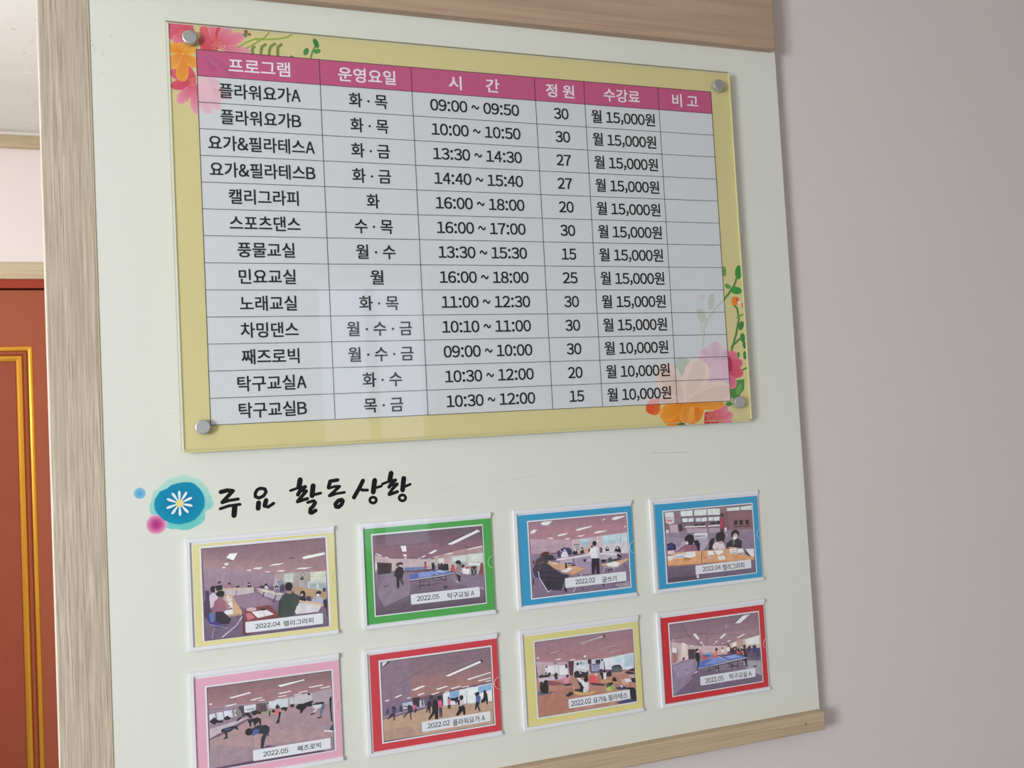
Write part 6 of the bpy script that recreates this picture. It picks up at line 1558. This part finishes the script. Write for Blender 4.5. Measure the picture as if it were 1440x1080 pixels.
rel(boxobj('header_band', M['pink'], None, x0*MM, x1*MM, YP, 0.25*S, Z(zh), Z(z1)), ps)
for part, rc, kk in ((FLOWERS_FAINT, (x0, z0, x1, zh), 1.22), (FLOWERS_FAINT_LOW, (x0, z0, x1, zh), 1.22), (FLOWERS_HEADER[:2], (x0, zh, x1, z1), 1.05), (FLOWERS_HEADER[2:3], (x0, zh, x1, z1), 1.3), (FLOWERS_HEADER[3:], (x0, zh, x1, z1), 1.3)):
    p = Print(0.02, 0.0008, rc, kk)
    for r in part: p.shape(r)
    o = rel(p.build('faint_floral_print'), ps); o.location = (0, YP, V0)
lw = .42
for v in GY: rel(boxobj('rule_line', M['rule'], None, (x0-lw)*MM, (x1+lw)*MM, YP-.0004, YP-.0003, Z(v-lw), Z(v+lw)), ps)
for v in GX: rel(boxobj('rule_line', M['rule'], None, (v-lw)*MM, (v+lw)*MM, YP-.00042, YP-.0003, Z(z0-lw), Z(z1+lw)), ps)
for stx, cx_, cz_, wd, h, kind in TABLE_TEXT:
    h = 20.6 if any(ord(ch) > 0x2000 for ch in stx) else 17.4
    rel(lettering(stx, cx_, 0, wd, h, None, 0, M['letter_w'] if kind else M['letter'], 0.016 if kind else 0.014), ps).location = (cx_*MM, YP-.0005, Z(cz_))

# ------------------------------------------------------------------ eight acrylic photo pockets
HL = ['yellow-bordered calligraphy class photo, upper left', 'green-bordered table tennis photo', 'blue-bordered writing class photo with a standing teacher', 'blue-bordered photo of three women at desks',
      'pink-bordered stretching class photo, lower left', 'red-bordered dance class photo', 'yellow-bordered floor exercise photo', 'red-bordered table tennis photo, lower right']
HOLD_L = ['upper left white acrylic photo pocket holding the yellow-bordered classroom picture', 'white acrylic photo pocket holding the green-bordered picture',
          'white acrylic photo pocket holding the blue-bordered picture, second from the right', 'upper right white acrylic photo pocket holding a blue-bordered picture',
          'lower left white acrylic photo pocket holding the pink-bordered picture', 'white acrylic photo pocket holding the red-bordered dance class picture',
          'white acrylic photo pocket holding the yellow-bordered exercise picture in the lower row', 'lower right white acrylic photo pocket holding a red-bordered picture']
CARD_L = ['yellow-bordered photo of a calligraphy class seated round tables, captioned 2022.04', 'green-bordered photo of two players at a blue table tennis table',
          'blue-bordered photo of a standing teacher and a puffer jacket at desks, captioned 2022.02', 'blue-bordered photo of three women writing at wooden desks',
          'pink-bordered photo of people bending forward in an exercise hall', 'red-bordered photo of a dance class on a wooden floor',
          'yellow-bordered photo of people stretching on floor mats', 'red-bordered photo of a long blue table tennis table']
BORD = ['#ebe2a2', '#54b058', '#3ba4d4', '#3ba4d4', '#edb2c8', '#d84450', '#e8df94', '#d6343c']
KK = [1.08, 1.18, 1.3, 1.4, 1.08, 1.18, 1.3, 1.4]
T_BACK, Y_INS, Y_SP = 2.6*MM, 0.0, 0.0
yb = ZB - 0.0003           # back of pocket on the board
y_bp = yb - 2.4*MM         # face of the back plate
y_in = y_bp - 0.35*MM      # face of the insert
y_sp = y_bp - 2.6*MM       # face of the spacers
y_cb = y_sp - 0.06*MM      # back of the clear cover
y_fc = y_cb - 1.6*MM       # face of the clear cover
for i, (h, cdn) in enumerate(zip(HOLDERS, CARDS)):
    X0, Z0, X1, Z1 = h; cx_, cz_ = (X0+X1)/2, (Z0+Z1)/2; hw, hh = (X1-X0)/2*MM, (Z1-Z0)/2*MM
    root = empty('photo_pocket', (cx_*MM, yb, Z(cz_)), HOLD_L[i], 'photo holder', 'acrylic photo pockets in two rows of four')
    L = lambda y: y - yb
    boxobj('back_plate', M['white'], root, -hw, hw, L(y_bp), 0, -hh, hh, bev=.0004)
    boxobj('spacer_strip', M['white'], root, -hw, hw, L(y_sp), L(y_bp), hh-.0058, hh, bev=.0003)
    boxobj('spacer_strip', M['white'], root, -hw, hw, L(y_sp), L(y_bp), -hh, -hh+.0052, bev=.0003)
    boxobj('spacer_strip', M['white'], root, -hw, -hw+.0052, L(y_sp), L(y_bp), -hh+.0052, hh-.0058, bev=.0003)
    # clear cover with a thumb notch on the right
    bm = bmesh.new(); rn = .0088; nz = .002
    arc = [(hw - rn*math.cos(a), nz + rn*math.sin(a)) for a in [math.pi/2 - math.pi*k/14 for k in range(15)]]
    out = [(-hw, -hh), (-hw, hh), (hw, hh)] + arc + [(hw, -hh)]
    a = [bm.verts.new((x, L(y_fc), z)) for x, z in out]; b = [bm.verts.new((x, L(y_cb), z)) for x, z in out]
    bm.faces.new(a); bm.faces.new(list(reversed(b)))
    for k in range(len(a)): bm.faces.new((a[k], b[k], b[(k+1) % len(a)], a[(k+1) % len(a)]))
    bmesh.ops.recalc_face_normals(bm, faces=bm.faces)
    link('clear_cover', bm, M['acr'], root)
    bm = bmesh.new()  # pale arc that paints the highlight along the notch's cut edge
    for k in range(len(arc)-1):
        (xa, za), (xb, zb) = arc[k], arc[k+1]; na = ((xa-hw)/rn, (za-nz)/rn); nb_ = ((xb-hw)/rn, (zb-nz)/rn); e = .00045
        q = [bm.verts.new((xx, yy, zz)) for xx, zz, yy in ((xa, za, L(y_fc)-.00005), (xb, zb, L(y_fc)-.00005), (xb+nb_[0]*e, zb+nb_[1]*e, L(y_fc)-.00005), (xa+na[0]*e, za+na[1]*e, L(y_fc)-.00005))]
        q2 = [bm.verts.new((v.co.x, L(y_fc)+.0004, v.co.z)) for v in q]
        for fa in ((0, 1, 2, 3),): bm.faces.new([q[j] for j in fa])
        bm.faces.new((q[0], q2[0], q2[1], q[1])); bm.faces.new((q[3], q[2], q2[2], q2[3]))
    link('notch_highlight', bm, M['rim'], root)
    # the printed card slid into the pocket
    ins = [v*MM for v in cdn['ins']]; c0 = cdn['c']
    ins[0] = max(ins[0], -hw + .0054 + (cx_-c0[0])*MM); ins[2] = min(ins[2], hw + (cx_-c0[0])*MM - .0002)
    ins[1] = max(ins[1], -hh + .0054 + (cz_-c0[1])*MM); ins[3] = min(ins[3], hh - .0060 + (cz_-c0[1])*MM)
    card = empty('printed_photo', (c0[0]*MM, y_bp, Z(c0[1])), CARD_L[i], 'photo', 'class photos in the acrylic pockets')
    boxobj('coloured_card', mat('card_border_%s' % ['yellow', 'green', 'blue', 'sky', 'pink', 'red', 'lemon', 'scarlet'][i], BORD[i], .5), card, ins[0], ins[2], y_in-y_bp, -.00002, ins[1], ins[3])
    yc = y_in - y_bp
    w_ = cdn['wb']; boxobj('white_margin', M['white'], card, w_[0]*MM, w_[2]*MM, yc-.00006, yc, w_[1]*MM, w_[3]*MM)
    b_ = cdn['bb']; boxobj('black_outline', M['ink'], card, b_[0]*MM, b_[2]*MM, yc-.00010, yc-.00006, b_[1]*MM, b_[3]*MM)
    e = .55
    p = Print(0.0, 0.0042, (b_[0]+e, b_[1]+e, b_[2]-e, b_[3]-e), KK[i], 0.2)
    x0_, z0_, x1_, z1_ = b_[0]+e, b_[1]+e, b_[2]-e, b_[3]-e
    p.poly([(x0_, z1_), (x1_, z1_), (x1_, z0_), (x0_, z0_)], [lin('#9a7484')]*2 + [lin('#6c5470')]*2)
    for r in cdn['pic']: p.shape(r)
    o = p.build('picture', card, M['photo']); o.location = (0, yc-.00013, 0)
    yl_ = yc - .00013 - p.z*MM - .00002
    l_ = cdn['lab']; cr = 1.6; P = []
    for qx, qz, a0 in ((l_[2]-cr, l_[3]-cr, 0), (l_[0]+cr, l_[3]-cr, 90), (l_[0]+cr, l_[1]+cr, 180), (l_[2]-cr, l_[1]+cr, 270)):
        for k in range(5): t = math.radians(a0 + k*22.5); P.append((qx + cr*math.cos(t), qz + cr*math.sin(t)))
    p = Print(0, .001); p.poly(P, [lin('#eff1f8')]*len(P)); o = p.build('caption_label', card); o.location = (0, yl_, 0)
    for stx, tx_, tz_, wd, hgt in cdn['tx']:
        lettering(stx, tx_, tz_, wd, hgt, card, yl_ - .00004, M['letter'], 0.010)
